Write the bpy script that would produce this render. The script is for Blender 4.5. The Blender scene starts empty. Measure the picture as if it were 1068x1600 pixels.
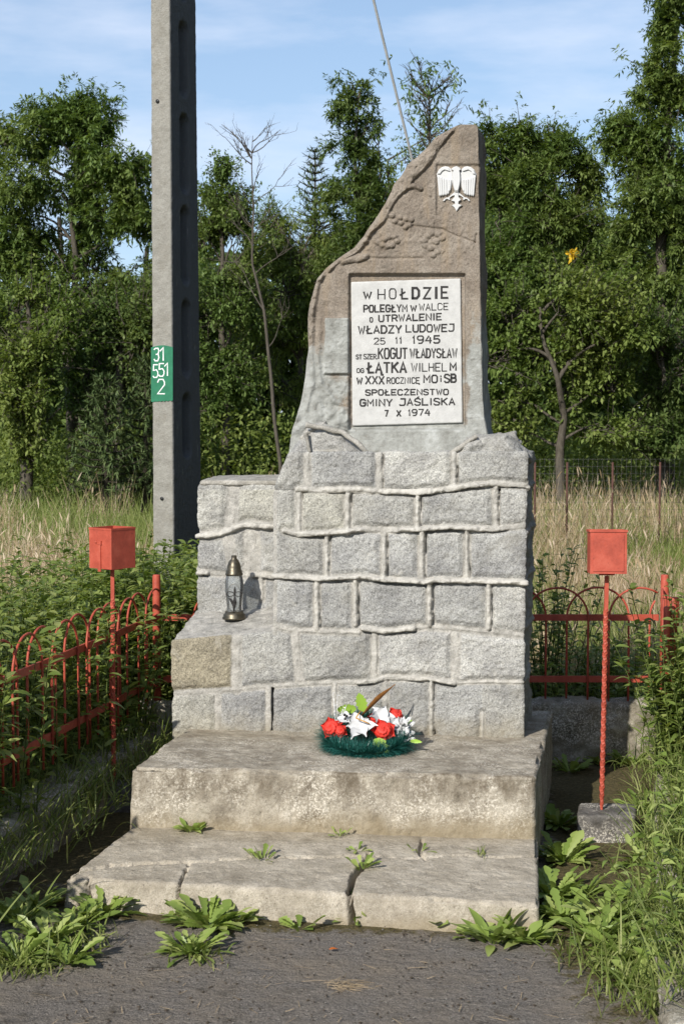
import bpy, math, random
import numpy as np
from mathutils import Vector

# ------------------------------------------------------------------ camera, light, sky
sc = bpy.context.scene
COL = sc.collection
R = math.radians
FPX = 2500.0                       # focal length in photo pixels (photo 1068 x 1600)
CAMH = 1.72
PITCH = math.atan(150.0 / FPX)     # horizon at photo row 650
cam_d = bpy.data.cameras.new('camera')
cam = bpy.data.objects.new('camera', cam_d); COL.objects.link(cam)
cam.location = (0, 0, CAMH); cam.rotation_euler = (R(90) - PITCH, 0, 0)
cam_d.sensor_fit = 'VERTICAL'; cam_d.sensor_height = 22.2; cam_d.sensor_width = 14.8
cam_d.lens = FPX / 1600 * 22.2
cam_d.clip_start = 0.05; cam_d.clip_end = 2000
cam_d.dof.use_dof = True; cam_d.dof.focus_distance = 6.7; cam_d.dof.aperture_fstop = 8.0
sc.camera = cam

SUN_EL = R(31.5)
SUN_H = np.array([0.475, 0.88]); SUN_H /= np.linalg.norm(SUN_H)      # way the light travels over the ground
sd = Vector((SUN_H[0] * math.cos(SUN_EL), SUN_H[1] * math.cos(SUN_EL), -math.sin(SUN_EL)))
sun_d = bpy.data.lights.new('sun', 'SUN'); sun_d.energy = 4.5; sun_d.angle = R(0.5); sun_d.color = (1.0, 0.955, 0.88)
sun = bpy.data.objects.new('sun', sun_d); COL.objects.link(sun)
sun.rotation_euler = sd.to_track_quat('-Z', 'Y').to_euler(); sun.location = (-4, -6, 9)

world = bpy.data.worlds.new('World'); sc.world = world; world.use_nodes = True
wn, wl = world.node_tree.nodes, world.node_tree.links
wn.clear()
w_out = wn.new('ShaderNodeOutputWorld'); w_bg = wn.new('ShaderNodeBackground'); w_bg.inputs[1].default_value = 0.122
sky = wn.new('ShaderNodeTexSky'); sky.sky_type = 'NISHITA'; sky.sun_disc = False
sky.sun_elevation = SUN_EL; sky.sun_rotation = math.atan2(-SUN_H[0], -SUN_H[1]) % (2 * math.pi)
sky.altitude = 400; sky.air_density = 1.0; sky.dust_density = 0.6; sky.ozone_density = 1.6
# thin clouds in the sky, laid out by direction
w_tc = wn.new('ShaderNodeTexCoord'); w_mp = wn.new('ShaderNodeMapping'); w_mp.inputs['Scale'].default_value = (2.2, 2.2, 9.0)
w_mp.inputs['Location'].default_value = (0.62, 0.3, 0.15)
w_ns = wn.new('ShaderNodeTexNoise'); w_ns.inputs['Scale'].default_value = 2.1; w_ns.inputs['Detail'].default_value = 7; w_ns.inputs['Roughness'].default_value = 0.55
w_rp = wn.new('ShaderNodeValToRGB'); w_rp.color_ramp.elements[0].position = 0.46; w_rp.color_ramp.elements[1].position = 0.78
w_rp.color_ramp.elements[1].color = (0.6, 0.6, 0.6, 1)
w_mx = wn.new('ShaderNodeMixRGB'); w_mx.inputs[2].default_value = (7.6, 7.9, 8.9, 1)
wl.new(w_tc.outputs['Generated'], w_mp.inputs[0]); wl.new(w_mp.outputs[0], w_ns.inputs['Vector']); wl.new(w_ns.outputs[0], w_rp.inputs[0])
w_sx = wn.new('ShaderNodeSeparateXYZ'); w_hr = wn.new('ShaderNodeValToRGB'); 
w_hr.color_ramp.elements[0].position = 0.0; w_hr.color_ramp.elements[0].color = (.62, .62, .62, 1); w_hr.color_ramp.elements[1].position = 0.55; w_hr.color_ramp.elements[1].color = (.0, .0, .0, 1)
w_hz = wn.new('ShaderNodeMixRGB'); w_hz.inputs[2].default_value = (3.6, 5.0, 7.2, 1)           # pale summer haze low in the sky
wl.new(w_tc.outputs['Generated'], w_sx.inputs[0]); wl.new(w_sx.outputs[2], w_hr.inputs[0]); wl.new(w_hr.outputs[0], w_hz.inputs[0]); wl.new(sky.outputs[0], w_hz.inputs[1])
wl.new(w_rp.outputs[0], w_mx.inputs[0]); wl.new(w_hz.outputs[0], w_mx.inputs[1]); wl.new(w_mx.outputs[0], w_bg.inputs[0]); wl.new(w_bg.outputs[0], w_out.inputs[0])

sc.view_settings.view_transform = 'Standard'; sc.view_settings.look = 'None'
sc.view_settings.exposure = 0.16; sc.view_settings.gamma = 1.0; sc.view_settings.use_curve_mapping = False

rng = np.random.default_rng(7)
random.seed(5)

# ------------------------------------------------------------------ photo pixel <-> world
CAM = np.array([0, 0, CAMH])
Fv = np.array([0, math.cos(PITCH), -math.sin(PITCH)]); Uv = np.array([0, math.sin(PITCH), math.cos(PITCH)]); Rv = np.array([1.0, 0, 0])
def ray(px, py):
    px = np.asarray(px, float)[..., None]; py = np.asarray(py, float)[..., None]
    return Fv * FPX + Rv * (px - 534) - Uv * (py - 800)
def on_z(px, py, z):
    r = ray(px, py); return CAM + r * ((z - CAMH) / r[..., 2:3])
def on_y(px, py, Y):
    r = ray(px, py); return CAM + r * (np.asarray(Y, float)[..., None] / r[..., 1:2])
def on_plane(px, py, P0, n):
    r = ray(px, py); t = np.dot(P0 - CAM, n) / (r @ n); return CAM + r * t[..., None]
def proj(P):
    q = P - CAM; d = q @ Fv
    return np.stack([534 + FPX * (q @ Rv) / d, 800 - FPX * (q @ Uv) / d], -1)

# ------------------------------------------------------------------ noise
def _h(ix, iy, iz, s):
    n = (ix.astype(np.int64) * 374761393 + iy.astype(np.int64) * 668265263 + iz.astype(np.int64) * 2147483647 + s * 974634777) & 0x7fffffff
    n = ((n ^ (n >> 13)) * 1274126177) & 0x7fffffff
    n = ((n ^ (n >> 16)) * 1103515245) & 0x7fffffff
    return ((n >> 8) & 0xffff) / 65535.0
def vnoise(P, s=0):
    i = np.floor(P).astype(np.int64); f = P - i; f = f * f * (3 - 2 * f)
    r = 0
    for a in (0, 1):
        for b in (0, 1):
            for c in (0, 1):
                wgt = (f[:, 0] if a else 1 - f[:, 0]) * (f[:, 1] if b else 1 - f[:, 1]) * (f[:, 2] if c else 1 - f[:, 2])
                r = r + wgt * _h(i[:, 0] + a, i[:, 1] + b, i[:, 2] + c, s)
    return r
def fbm(P, scale, oct=3, s=0, rough=0.5):
    r = 0; a = 1; t = 0
    for o in range(oct):
        r = r + a * (vnoise(P * scale * 2 ** o + 17.3 * o, s + o) - 0.5); t += a; a *= rough
    return r / t * 2
def sstep(a, b, x):
    t = np.clip((x - a) / (b - a), 0, 1); return t * t * (3 - 2 * t)
def segdist(pts, line):
    d = np.full(len(pts), 1e9)
    L = np.asarray(line, float)
    for a, b in zip(L[:-1], L[1:]):
        ab = b - a; t = np.clip(((pts - a) @ ab) / max(ab @ ab, 1e-12), 0, 1)
        d = np.minimum(d, np.linalg.norm(pts - a - t[:, None] * ab, axis=1))
    return d
def nrm(v):
    return v / np.maximum(np.linalg.norm(v, axis=-1, keepdims=True), 1e-9)

# ------------------------------------------------------------------ objects
ORG = {}
def tag(o, label=None, cat=None, group=None, kind=None):
    if label: o['label'] = label
    if cat: o['category'] = cat
    if group: o['group'] = group
    if kind: o['kind'] = kind
    return o
def thing(name, loc, label, cat, group=None):
    o = bpy.data.objects.new(name, None); COL.objects.link(o); o.empty_display_size = 0.1
    o.location = [float(x) for x in loc]; ORG[o.name] = np.array(loc, float)
    return tag(o, label, cat, group)
class MB:
    def __init__(s): s.v = []; s.f = []; s.n = 0; s.at = {}
    def add(s, V, F, **at):
        V = np.asarray(V, float).reshape(-1, 3)
        s.v.append(V)
        for ff in (F if isinstance(F, list) else [F]): s.f.append(np.asarray(ff, np.int64) + s.n)
        for k in set(list(at) + list(s.at)):
            s.at.setdefault(k, [np.zeros(s.n)] if s.n else [])
            a = at.get(k, 0.0); s.at[k].append(np.broadcast_to(np.asarray(a, float), (len(V),)))
        s.n += len(V); return s
    def build(s, name, mat, parent=None, loc=None, smooth=True):
        V = np.concatenate(s.v); org = ORG[parent.name] if parent else np.array(loc if loc is not None else (0, 0, 0), float)
        me = bpy.data.meshes.new(name)
        cnt = np.concatenate([np.full(len(f), f.shape[1]) for f in s.f]); li = np.concatenate([f.ravel() for f in s.f])
        st = np.concatenate([[0], np.cumsum(cnt)[:-1]])
        me.vertices.add(len(V)); me.vertices.foreach_set('co', (V - org).astype(np.float32).ravel())
        me.loops.add(len(li)); me.loops.foreach_set('vertex_index', li.astype(np.int32))
        me.polygons.add(len(cnt)); me.polygons.foreach_set('loop_start', st.astype(np.int32))
        me.polygons.foreach_set('loop_total', cnt.astype(np.int32))
        me.polygons.foreach_set('use_smooth', np.full(len(cnt), bool(smooth)))
        for k, a in s.at.items():
            x = np.concatenate(a); at = me.attributes.new(k, 'FLOAT', 'POINT'); at.data.foreach_set('value', x.astype(np.float32))
        me.update(calc_edges=True); me.validate()
        if mat: me.materials.append(mat)
        o = bpy.data.objects.new(name, me); COL.objects.link(o)
        if parent: o.parent = parent
        else: o.location = [float(x) for x in org]
        ORG[o.name] = org
        return o

def tube(mb, pts, rad, sides=6, cap=True, **at):
    P = np.asarray(pts, float); n = len(P); rad = np.broadcast_to(np.asarray(rad, float), (n,))
    T = nrm(np.gradient(P, axis=0)); ref = np.array([0, 0, 1.0]) if abs(T[0][2]) < .9 else np.array([1.0, 0, 0])
    A = []
    for t in T:
        a = ref - t * (ref @ t); a /= np.linalg.norm(a); A.append(a); ref = a
    A = np.array(A); B = np.cross(T, A); th = np.arange(sides) * 2 * math.pi / sides
    V = P[:, None] + rad[:, None, None] * (np.cos(th)[None, :, None] * A[:, None] + np.sin(th)[None, :, None] * B[:, None])
    i = np.arange(n - 1)[:, None] * sides; j = np.arange(sides)[None]; j2 = (j + 1) % sides
    F = [np.stack([i + j, i + j2, i + sides + j2, i + sides + j], -1).reshape(-1, 4)]
    if cap: F += [np.arange(sides)[::-1][None], ((n - 1) * sides + np.arange(sides))[None]]
    mb.add(V.reshape(-1, 3), F, **at)
def lathe(mb, prof, c, sides=32, **at):
    prof = np.asarray(prof, float); n = len(prof); th = np.arange(sides) * 2 * math.pi / sides
    V = np.stack([c[0] + prof[:, :1] * np.cos(th), c[1] + prof[:, :1] * np.sin(th), c[2] + np.repeat(prof[:, 1:2], sides, 1)], -1)
    i = np.arange(n - 1)[:, None] * sides; j = np.arange(sides)[None]; j2 = (j + 1) % sides
    mb.add(V.reshape(-1, 3), [np.stack([i + j, i + j2, i + sides + j2, i + sides + j], -1).reshape(-1, 4)], **at)
def c8_of(o, w, d, Lw, Ld, z0, z1):
    o = np.asarray(o, float); w = np.asarray(w, float); d = np.asarray(d, float); out = np.zeros((2, 2, 2, 3))
    for i in (0, 1):
        for j in (0, 1):
            for k in (0, 1):
                p = np.array([o[0], o[1], 0.0]); p[:2] += w[:2] * Lw * i + d[:2] * Ld * j; p[2] = (z0, z1)[k]; out[i, j, k] = p
    return out
def rough_box(mb, c8, n, r, hf=None):
    """closed box on a lattice, rounded by r, mapped on eight corners and pushed along its normal by hf"""
    nx, ny, nz = n; c8 = np.asarray(c8, float)
    L = np.array([np.linalg.norm(c8[1, 0, 0] - c8[0, 0, 0]), np.linalg.norm(c8[0, 1, 0] - c8[0, 0, 0]), np.linalg.norm(c8[0, 0, 1] - c8[0, 0, 0])])
    quads = []
    def face(ax, val):
        o = [a for a in (0, 1, 2) if a != ax]; m = (nx, ny, nz)
        a, b = np.meshgrid(np.arange(m[o[0]] + 1), np.arange(m[o[1]] + 1), indexing='ij')
        g = np.zeros(a.shape + (3,), np.int64); g[..., o[0]] = a; g[..., o[1]] = b; g[..., ax] = val
        q = np.stack([g[:-1, :-1], g[1:, :-1], g[1:, 1:], g[:-1, 1:]], 2).reshape(-1, 4, 3)
        flip = (ax == 1) != (val > 0)
        return q if flip ^ True and False else (q if ((val > 0) ^ (ax == 1)) else q[:, ::-1])
    for ax, m in enumerate((nx, ny, nz)):
        quads += [face(ax, 0), face(ax, m)]
    Q = np.concatenate(quads); key = (Q[..., 0] * (ny + 1) + Q[..., 1]) * (nz + 1) + Q[..., 2]
    uk, inv = np.unique(key.ravel(), return_inverse=True)
    ijk = np.stack([uk // ((ny + 1) * (nz + 1)), (uk // (nz + 1)) % (ny + 1), uk % (nz + 1)], -1)
    loc = ijk / np.array([nx, ny, nz]) * L
    rr = min(r, L.min() * .45); inner = np.clip(loc, rr, L - rr); nl = nrm(loc - inner); loc2 = inner + nl * rr
    u = loc2 / L; P = 0; wt = []
    for i in (0, 1):
        for j in (0, 1):
            for k in (0, 1):
                wg = (u[:, 0] if i else 1 - u[:, 0]) * (u[:, 1] if j else 1 - u[:, 1]) * (u[:, 2] if k else 1 - u[:, 2])
                P = P + wg[:, None] * c8[i, j, k]
    ex = nrm(c8[1, 0, 0] - c8[0, 0, 0]); ey = nrm(c8[0, 1, 0] - c8[0, 0, 0]); ez = nrm(c8[0, 0, 1] - c8[0, 0, 0])
    N = nrm(nl[:, :1] * ex + nl[:, 1:2] * ey + nl[:, 2:] * ez)
    at = {}
    if hf is not None:
        h = hf(P, N, nl)
        if isinstance(h, tuple): h, at = h
        P = P + N * h[:, None]
    mb.add(P, [inv.reshape(-1, 4)], **at)
def simple_box(mb, o, ex, ey, ez):
    """bevel-free solid, o = corner, three edge vectors"""
    o, ex, ey, ez = [np.asarray(a, float) for a in (o, ex, ey, ez)]
    V = [o, o + ex, o + ex + ey, o + ey]; V += [v + ez for v in V]
    mb.add(np.array(V), [np.array([[0, 3, 2, 1], [4, 5, 6, 7], [0, 1, 5, 4], [1, 2, 6, 5], [2, 3, 7, 6], [3, 0, 4, 7]])])
def prism(mb, pts, nvec, h0, h1, bev=0.0):
    """flat outline (world points, any winding) thickened along nvec from h0 to h1"""
    P = np.asarray(pts, float); n = len(P); c = P.mean(0); nvec = np.asarray(nvec, float)
    ar = np.cross(P - c, np.roll(P, -1, 0) - c).sum(0)
    if ar @ nvec < 0: P = P[::-1]
    a = P + nvec * h0; b = P + nvec * (h1 - bev); t = c + (P - c) * (1 - 0.10 * (bev > 0)) + nvec * h1
    V = [a, b] + ([t] if bev > 0 else []); k = len(V); i = np.arange(n); j = (i + 1) % n; F = []
    for r_ in range(k - 1): F.append(np.stack([r_ * n + i, r_ * n + j, (r_ + 1) * n + j, (r_ + 1) * n + i], -1))
    F.append(((k - 1) * n + i)[None]); F.append(i[::-1][None])
    mb.add(np.concatenate(V), F)

def strips(mb, pos, dirv, L, W, bend, nseg=3, prof=None, fold=0.0, tint=None, side=None, grav=None):
    """many leaves or blades at once: a strip from pos along dirv, drooping by bend, width W * prof(t)"""
    pos = np.asarray(pos, float); N = len(pos); dirv = nrm(np.asarray(dirv, float))
    L = np.broadcast_to(L, (N,)).astype(float); W = np.broadcast_to(W, (N,)).astype(float); bend = np.broadcast_to(bend, (N,)).astype(float)
    if side is None:
        rv = rng.normal(size=(N, 3)); side = np.cross(dirv, np.array([0, 0, 1.0]) + rv * .25)
    side = nrm(side); up = nrm(np.cross(side, dirv)); t = np.linspace(0, 1, nseg + 1)
    if prof is None: prof = lambda t: 1 - t ** 1.5 * .96
    pw = np.array([prof(x) for x in t]) if not isinstance(prof, np.ndarray) else prof
    g = np.array([0, 0, -1.0]) if grav is None else grav
    cen = pos[:, None] + dirv[:, None] * (L[:, None] * t)[..., None] * 1.0 + g * (bend[:, None] * L[:, None] * t ** 2)[..., None]
    off = side[:, None] * (W[:, None] * .5 * pw)[..., None]
    tn = rng.random(N) if tint is None else np.broadcast_to(tint, (N,))
    if fold:
        lift = up[:, None] * (W[:, None] * .5 * pw * fold)[..., None]
        V = np.stack([cen - off + lift, cen, cen + off + lift], 2); k = 3
    else:
        V = np.stack([cen - off, cen + off], 2); k = 2
    m = (nseg + 1) * k; b = np.arange(N)[:, None, None] * m; s_ = np.arange(nseg)[None, :, None] * k; c_ = np.arange(k - 1)[None, None]
    a = b + s_ + c_
    F = np.stack([a, a + 1, a + k + 1, a + k], -1).reshape(-1, 4)
    mb.add(V.reshape(-1, 3), [F], tint=np.repeat(tn, m))

# ------------------------------------------------------------------ materials
def newmat(name):
    m = bpy.data.materials.new(name); m.use_nodes = True; nt = m.node_tree; nt.nodes.clear()
    out = nt.nodes.new('ShaderNodeOutputMaterial'); return m, nt, out
class G:
    def __init__(s, nt): s.nt = nt
    def n(s, t, **kw):
        nd = s.nt.nodes.new(t)
        for k, v in kw.items(): setattr(nd, k, v)
        return nd
    def set(s, sock, v):
        if hasattr(v, 'is_output') or hasattr(v, 'links') and not isinstance(v, (int, float, tuple)): s.nt.links.new(v, sock)
        else: sock.default_value = v
    def coord(s): return s.n('ShaderNodeTexCoord').outputs['Object']
    def wpos(s): return s.n('ShaderNodeNewGeometry').outputs['Position']
    def noise(s, vec, scale, detail=4, rough=.55, dist=0.0):
        nd = s.n('ShaderNodeTexNoise'); s.set(nd.inputs['Vector'], vec); nd.inputs['Scale'].default_value = scale
        nd.inputs['Detail'].default_value = detail; nd.inputs['Roughness'].default_value = rough; nd.inputs['Distortion'].default_value = dist
        return nd.outputs[0]
    def voro(s, vec, scale, out='Distance'):
        nd = s.n('ShaderNodeTexVoronoi'); s.set(nd.inputs['Vector'], vec); nd.inputs['Scale'].default_value = scale; return nd.outputs[out]
    def ramp(s, fac, *stops):
        nd = s.n('ShaderNodeValToRGB'); s.set(nd.inputs[0], fac); e = nd.color_ramp.elements
        while len(e) < len(stops): e.new(.5)
        for el, (p, c) in zip(e, stops):
            el.position = p; el.color = (c, c, c, 1) if isinstance(c, (int, float)) else (*c, 1)
        return nd.outputs[0]
    def mix(s, fac, a, b, mode='MIX'):
        nd = s.n('ShaderNodeMixRGB', blend_type=mode)
        for sk, v in zip(nd.inputs, (fac, a, b)):
            if isinstance(v, tuple): sk.default_value = (*v[:3], 1)
            else: s.set(sk, v)
        return nd.outputs[0]
    def math(s, op, a, b=0.0):
        nd = s.n('ShaderNodeMath', operation=op); s.set(nd.inputs[0], a); s.set(nd.inputs[1], b); return nd.outputs[0]
    def scale(s, vec, xyz):
        nd = s.n('ShaderNodeMapping'); s.set(nd.inputs[0], vec); nd.inputs['Scale'].default_value = xyz; return nd.outputs[0]
    def attr(s, name):
        return s.n('ShaderNodeAttribute', attribute_name=name).outputs['Fac']
    def bump(s, h, strength=.5, dist=.01):
        nd = s.n('ShaderNodeBump'); nd.inputs['Strength'].default_value = strength; nd.inputs['Distance'].default_value = dist
        s.set(nd.inputs['Height'], h); return nd.outputs[0]
    def princ(s, out, col, rough=.8, spec=.3, bump=None, metal=0.0):
        p = s.n('ShaderNodeBsdfPrincipled')
        if isinstance(col, tuple): p.inputs['Base Color'].default_value = (*col[:3], 1)
        else: s.set(p.inputs['Base Color'], col)
        s.set(p.inputs['Roughness'], rough); p.inputs['Specular IOR Level'].default_value = spec; p.inputs['Metallic'].default_value = metal
        if bump is not None: s.set(p.inputs['Normal'], bump)
        s.nt.links.new(p.outputs[0], out.inputs[0]); return p

def mat_leaf(name, stops, trans=.3, rough=.5, spec=.25, big=None):
    m, nt, out = newmat(name); g = G(nt)
    c = g.ramp(g.attr('tint'), *stops)
    if big:                                                     # patches of another green over the plant
        n_ = g.ramp(g.noise(g.wpos(), big[0], 2), (.42, 0.0), (.6, 1.0)); c = g.mix(n_, c, big[1], 'MULTIPLY')
    c = g.mix(1.0, c, (1.34, 1.28, 1.50), 'MULTIPLY')
    p = g.princ(out, c, rough, spec)
    t = g.n('ShaderNodeBsdfTranslucent'); c2 = g.mix(1.0, c, (1.0, 1.0, .45), 'MULTIPLY'); nt.links.new(c2, t.inputs[0])
    mx = g.n('ShaderNodeMixShader'); mx.inputs[0].default_value = trans
    nt.links.new(p.outputs[0], mx.inputs[1]); nt.links.new(t.outputs[0], mx.inputs[2]); nt.links.new(mx.outputs[0], out.inputs[0])
    return m
def mat_plain(name, col, rough=.6, spec=.4, var=.12, nscale=30, bump=0.0, metal=0.0):
    m, nt, out = newmat(name); g = G(nt); v = g.coord()
    n_ = g.noise(v, nscale, 5); lo = tuple(x * (1 - var) for x in col); hi = tuple(min(1, x * (1 + var)) for x in col)
    g.princ(out, g.ramp(n_, (.3, lo), (.7, hi)), rough, spec, g.bump(g.noise(v, nscale * 4, 4), bump, .003) if bump else None, metal); return m

def mat_masonry():
    m, nt, out = newmat('granite_masonry'); g = G(nt); v = g.wpos()
    mo, ti = g.attr('mortar'), g.attr('tint')
    sp = g.noise(v, 170, 3, .75); fl = g.voro(v, 120)
    gran = g.ramp(sp, (.34, (.14, .14, .142)), (.44, (.27, .27, .268)), (.55, (.345, .345, .338)), (.68, (.50, .50, .485)))
    dk = g.ramp(fl, (.10, 0.35), (.24, 1.0)); gran = g.mix(.8, gran, dk, 'MULTIPLY')
    big = g.ramp(g.noise(v, 7, 5, .6), (.33, (.70, .70, .71)), (.65, (1.12, 1.12, 1.10))); gran = g.mix(1.0, gran, big, 'MULTIPLY')
    tn = g.ramp(ti, (0, (.78, .78, .78)), (.3, (.95, .95, .95)), (.55, (.84, .83, .80)), (.75, (1.08, 1.07, 1.05)), (.92, (.98, .95, .82)), (1, (.78, .70, .54))); gran = g.mix(1.0, gran, tn, 'MULTIPLY')
    mort = g.ramp(g.noise(v, 22, 6, .65), (.3, (.19, .185, .17)), (.5, (.30, .29, .27)), (.72, (.44, .425, .395)))
    spk = g.ramp(g.noise(v, 170, 5, .8), (.36, .55), (.5, 1.0), (.66, 1.15)); mort = g.mix(1.0, mort, spk, 'MULTIPLY')
    mort = g.mix(g.math('MULTIPLY', g.attr('bead'), g.ramp(g.noise(v, 13, 5, .7), (.36, .1), (.6, .85))), mort, (.45, .435, .40))
    col = g.mix(mo, gran, mort)
    st = g.noise(v, 5, 6, .7); col = g.mix(g.ramp(st, (.54, 0.0), (.74, .45)), col, (.25, .235, .195)); col = g.mix(g.ramp(g.noise(v, 26, 6, .75), (.60, 0.0), (.70, .55)), col, (.13, .125, .11)); col = g.mix(g.ramp(g.noise(v, 9, 6, .7, .5), (.62, 0.0), (.70, .30)), col, (.50, .48, .43))       # earthy stains
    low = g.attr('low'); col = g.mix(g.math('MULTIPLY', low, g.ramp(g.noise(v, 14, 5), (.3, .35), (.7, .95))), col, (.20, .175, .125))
    col = g.mix(1.0, col, (1.34, 1.325, 1.29), 'MULTIPLY')
    h = g.math('ADD', g.noise(v, 120, 6, .75), g.math('MULTIPLY', g.noise(v, 45, 4), 1.6))
    g.princ(out, col, .9, .2, g.bump(h, .6, .008)); return m
def mat_stele():
    m, nt, out = newmat('cast_stone'); g = G(nt); v = g.wpos()
    b = g.ramp(g.noise(v, 9, 6, .65), (.3, (.165, .130, .102)), (.5, (.235, .19, .152)), (.7, (.30, .25, .205)))
    b = g.mix(1.0, b, g.ramp(g.noise(v, 160, 4, .7), (.32, .62), (.55, 1.05), (.7, 1.2)), 'MULTIPLY')
    strk = g.noise(g.scale(v, (9, 9, 1.6)), 2.2, 5, .6); b = g.mix(g.ramp(strk, (.52, 0.0), (.7, .4)), b, (.30, .215, .135)); b = g.mix(g.ramp(g.noise(v, 13, 6, .75), (.54, 0.0), (.68, .5)), b, (.135, .115, .095))
    gr = g.ramp(g.noise(v, 16, 6, .7), (.3, (.19, .18, .16)), (.55, (.33, .32, .295)), (.75, (.47, .46, .44)))
    f = g.attr('mortar'); f = g.math('ADD', f, g.math('MULTIPLY', g.math('SUBTRACT', g.noise(v, 12, 6, .7), .5), 1.3)); f = g.ramp(f, (.38, 0.0), (.62, 1.0))
    c = g.mix(f, b, gr); c = g.mix(g.ramp(g.noise(v, 40, 5, .7), (.60, 0.0), (.75, .7)), c, (.16, .135, .11))
    c = g.mix(1.0, c, (1.17, 1.22, 1.23), 'MULTIPLY')
    h = g.math('ADD', g.noise(v, 190, 5, .7), g.math('MULTIPLY', g.noise(v, 60, 4), 1.5))
    g.princ(out, c, .92, .15, g.bump(h, .7, .006)); return m
def mat_concrete(name, tones, stain=(.13, .11, .085), amt=.6, sc_=1.0, lich=True, tar=False, lamt=1.0):
    m, nt, out = newmat(name); g = G(nt); v = g.wpos()
    c = g.ramp(g.noise(v, 11 * sc_, 7, .68), (.28, tones[0]), (.5, tones[1]), (.72, tones[2]))
    c = g.mix(1.0, c, g.ramp(g.noise(v, 230, 3, .7), (.33, .72), (.52, 1.0), (.68, 1.14)), 'MULTIPLY')
    s1 = g.noise(v, 5.0 * sc_, 8, .74, .3); c = g.mix(g.ramp(s1, (.50, 0.0), (.66, amt)), c, stain)
    if lich:
        l = g.math('MULTIPLY', g.ramp(g.noise(v, 105, 7, .8), (.51, 0.0), (.56, 1.0)), g.ramp(g.noise(v, 6, 4), (.42, 0.0), (.6, .8)))
        c = g.mix(g.math('MULTIPLY', l, lamt), c, (.56, .53, .475))
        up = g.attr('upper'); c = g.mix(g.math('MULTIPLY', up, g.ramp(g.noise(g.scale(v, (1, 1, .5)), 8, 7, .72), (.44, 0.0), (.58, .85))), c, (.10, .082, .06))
        d = g.ramp(g.noise(v, 95, 4, .7), (.60, 0.0), (.68, .75)); c = g.mix(d, c, (.085, .075, .06))
    pit = g.ramp(g.voro(v, 85), (.07, .45), (.13, 1.0)); c = g.mix(1.0, c, g.mix(g.ramp(g.noise(v, 30, 3), (.48, 0.0), (.56, 1.0)), (1.0, 1.0, 1.0), pit), 'MULTIPLY')
    if tar: c = g.mix(g.math('MULTIPLY', g.attr('tar'), g.ramp(g.noise(g.scale(v, (30, 30, 3)), 1.6, 6, .8), (.60, .95), (.67, .25))), c, (.075, .078, .082))  # right face of the pole: dark coat with deeper shade put into its colour
    h = g.math('ADD', g.noise(v, 130, 6, .75), g.math('MULTIPLY', g.noise(v, 28, 5), 2.0))
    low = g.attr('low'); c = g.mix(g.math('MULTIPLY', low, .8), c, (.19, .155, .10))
    c = g.mix(1.0, c, (1.50, 1.47, 1.40), 'MULTIPLY')
    g.princ(out, c, .93, .15, g.bump(h, .7, .008)); return m
def mat_asphalt():
    m, nt, out = newmat('worn_asphalt'); g = G(nt); v = g.wpos()
    c = g.ramp(g.noise(v, 130, 4, .8), (.30, (.060, .056, .053)), (.5, (.150, .140, .130)), (.70, (.28, .265, .245)))
    stn = g.ramp(g.voro(v, 70), (.08, 1.0), (.2, 0.0)); stn = g.math('MULTIPLY', stn, g.ramp(g.voro(v, 70, 'Color'), (.55, 0.0), (.8, 1.0)))
    c = g.mix(g.math('MULTIPLY', stn, .55), c, (.27, .255, .235))
    c = g.mix(g.ramp(g.noise(v, 3.2, 7, .72), (.40, 0.0), (.68, .7)), c, (.20, .172, .138))          # dust
    c = g.mix(g.ramp(g.noise(v, 8, 6, .75), (.55, 0.0), (.68, .8)), c, (.058, .052, .042))
    mo = g.attr('moss'); mf = g.ramp(g.math('ADD', mo, g.math('MULTIPLY', g.math('SUBTRACT', g.noise(v, 13, 6, .75), .5), 1.8)), (.4, 0.0), (.62, .9))
    mc = g.ramp(g.noise(v, 55, 5, .7), (.32, (.035, .030, .014)), (.5, (.075, .065, .022)), (.7, (.15, .115, .06)))
    c = g.mix(mf, c, mc)
    c = g.mix(1.0, c, (1.56, 1.50, 1.42), 'MULTIPLY')
    h = g.math('ADD', g.noise(v, 150, 5, .8), g.math('MULTIPLY', g.noise(v, 40, 4), 1.3))
    g.princ(out, c, .92, .2, g.bump(g.math('ADD', h, g.math('MULTIPLY', g.noise(v, 16, 5, .7), 3.0)), 1.0, .012)); return m
def mat_soil(name, a, b, c3, scale=2.0):
    m, nt, out = newmat(name); g = G(nt); v = g.wpos()
    c = g.ramp(g.noise(v, scale, 6, .7), (.35, a), (.5, b), (.66, c3)); c = g.mix(1.0, c, g.ramp(g.noise(v, 40, 4), (.3, .6), (.7, 1.2)), 'MULTIPLY')
    g.princ(out, c, .95, .1, g.bump(g.noise(v, 45, 5), .8, .02)); return m
def mat_bark(name, a, b):
    m, nt, out = newmat(name); g = G(nt); v = g.scale(g.coord(), (1, 1, .25))
    n_ = g.noise(v, 26, 6, .7); g.princ(out, g.ramp(n_, (.3, a), (.7, b)), .9, .15, g.bump(n_, .8, .02)); return m
def mat_redpaint():
    m, nt, out = newmat('red_oxide_paint'); g = G(nt); v = g.wpos()
    c = g.ramp(g.noise(v, 14, 5, .65), (.3, (.33, .058, .034)), (.55, (.46, .085, .050)), (.75, (.54, .13, .082)))
    c = g.mix(g.ramp(g.noise(v, 70, 5, .8), (.60, 0.0), (.70, .8)), c, (.17, .04, .025))
    g.princ(out, c, g.ramp(g.noise(v, 40, 3), (.3, .42), (.7, .7)), .35, g.bump(g.noise(v, 120, 5), .35, .003)); return m

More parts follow.
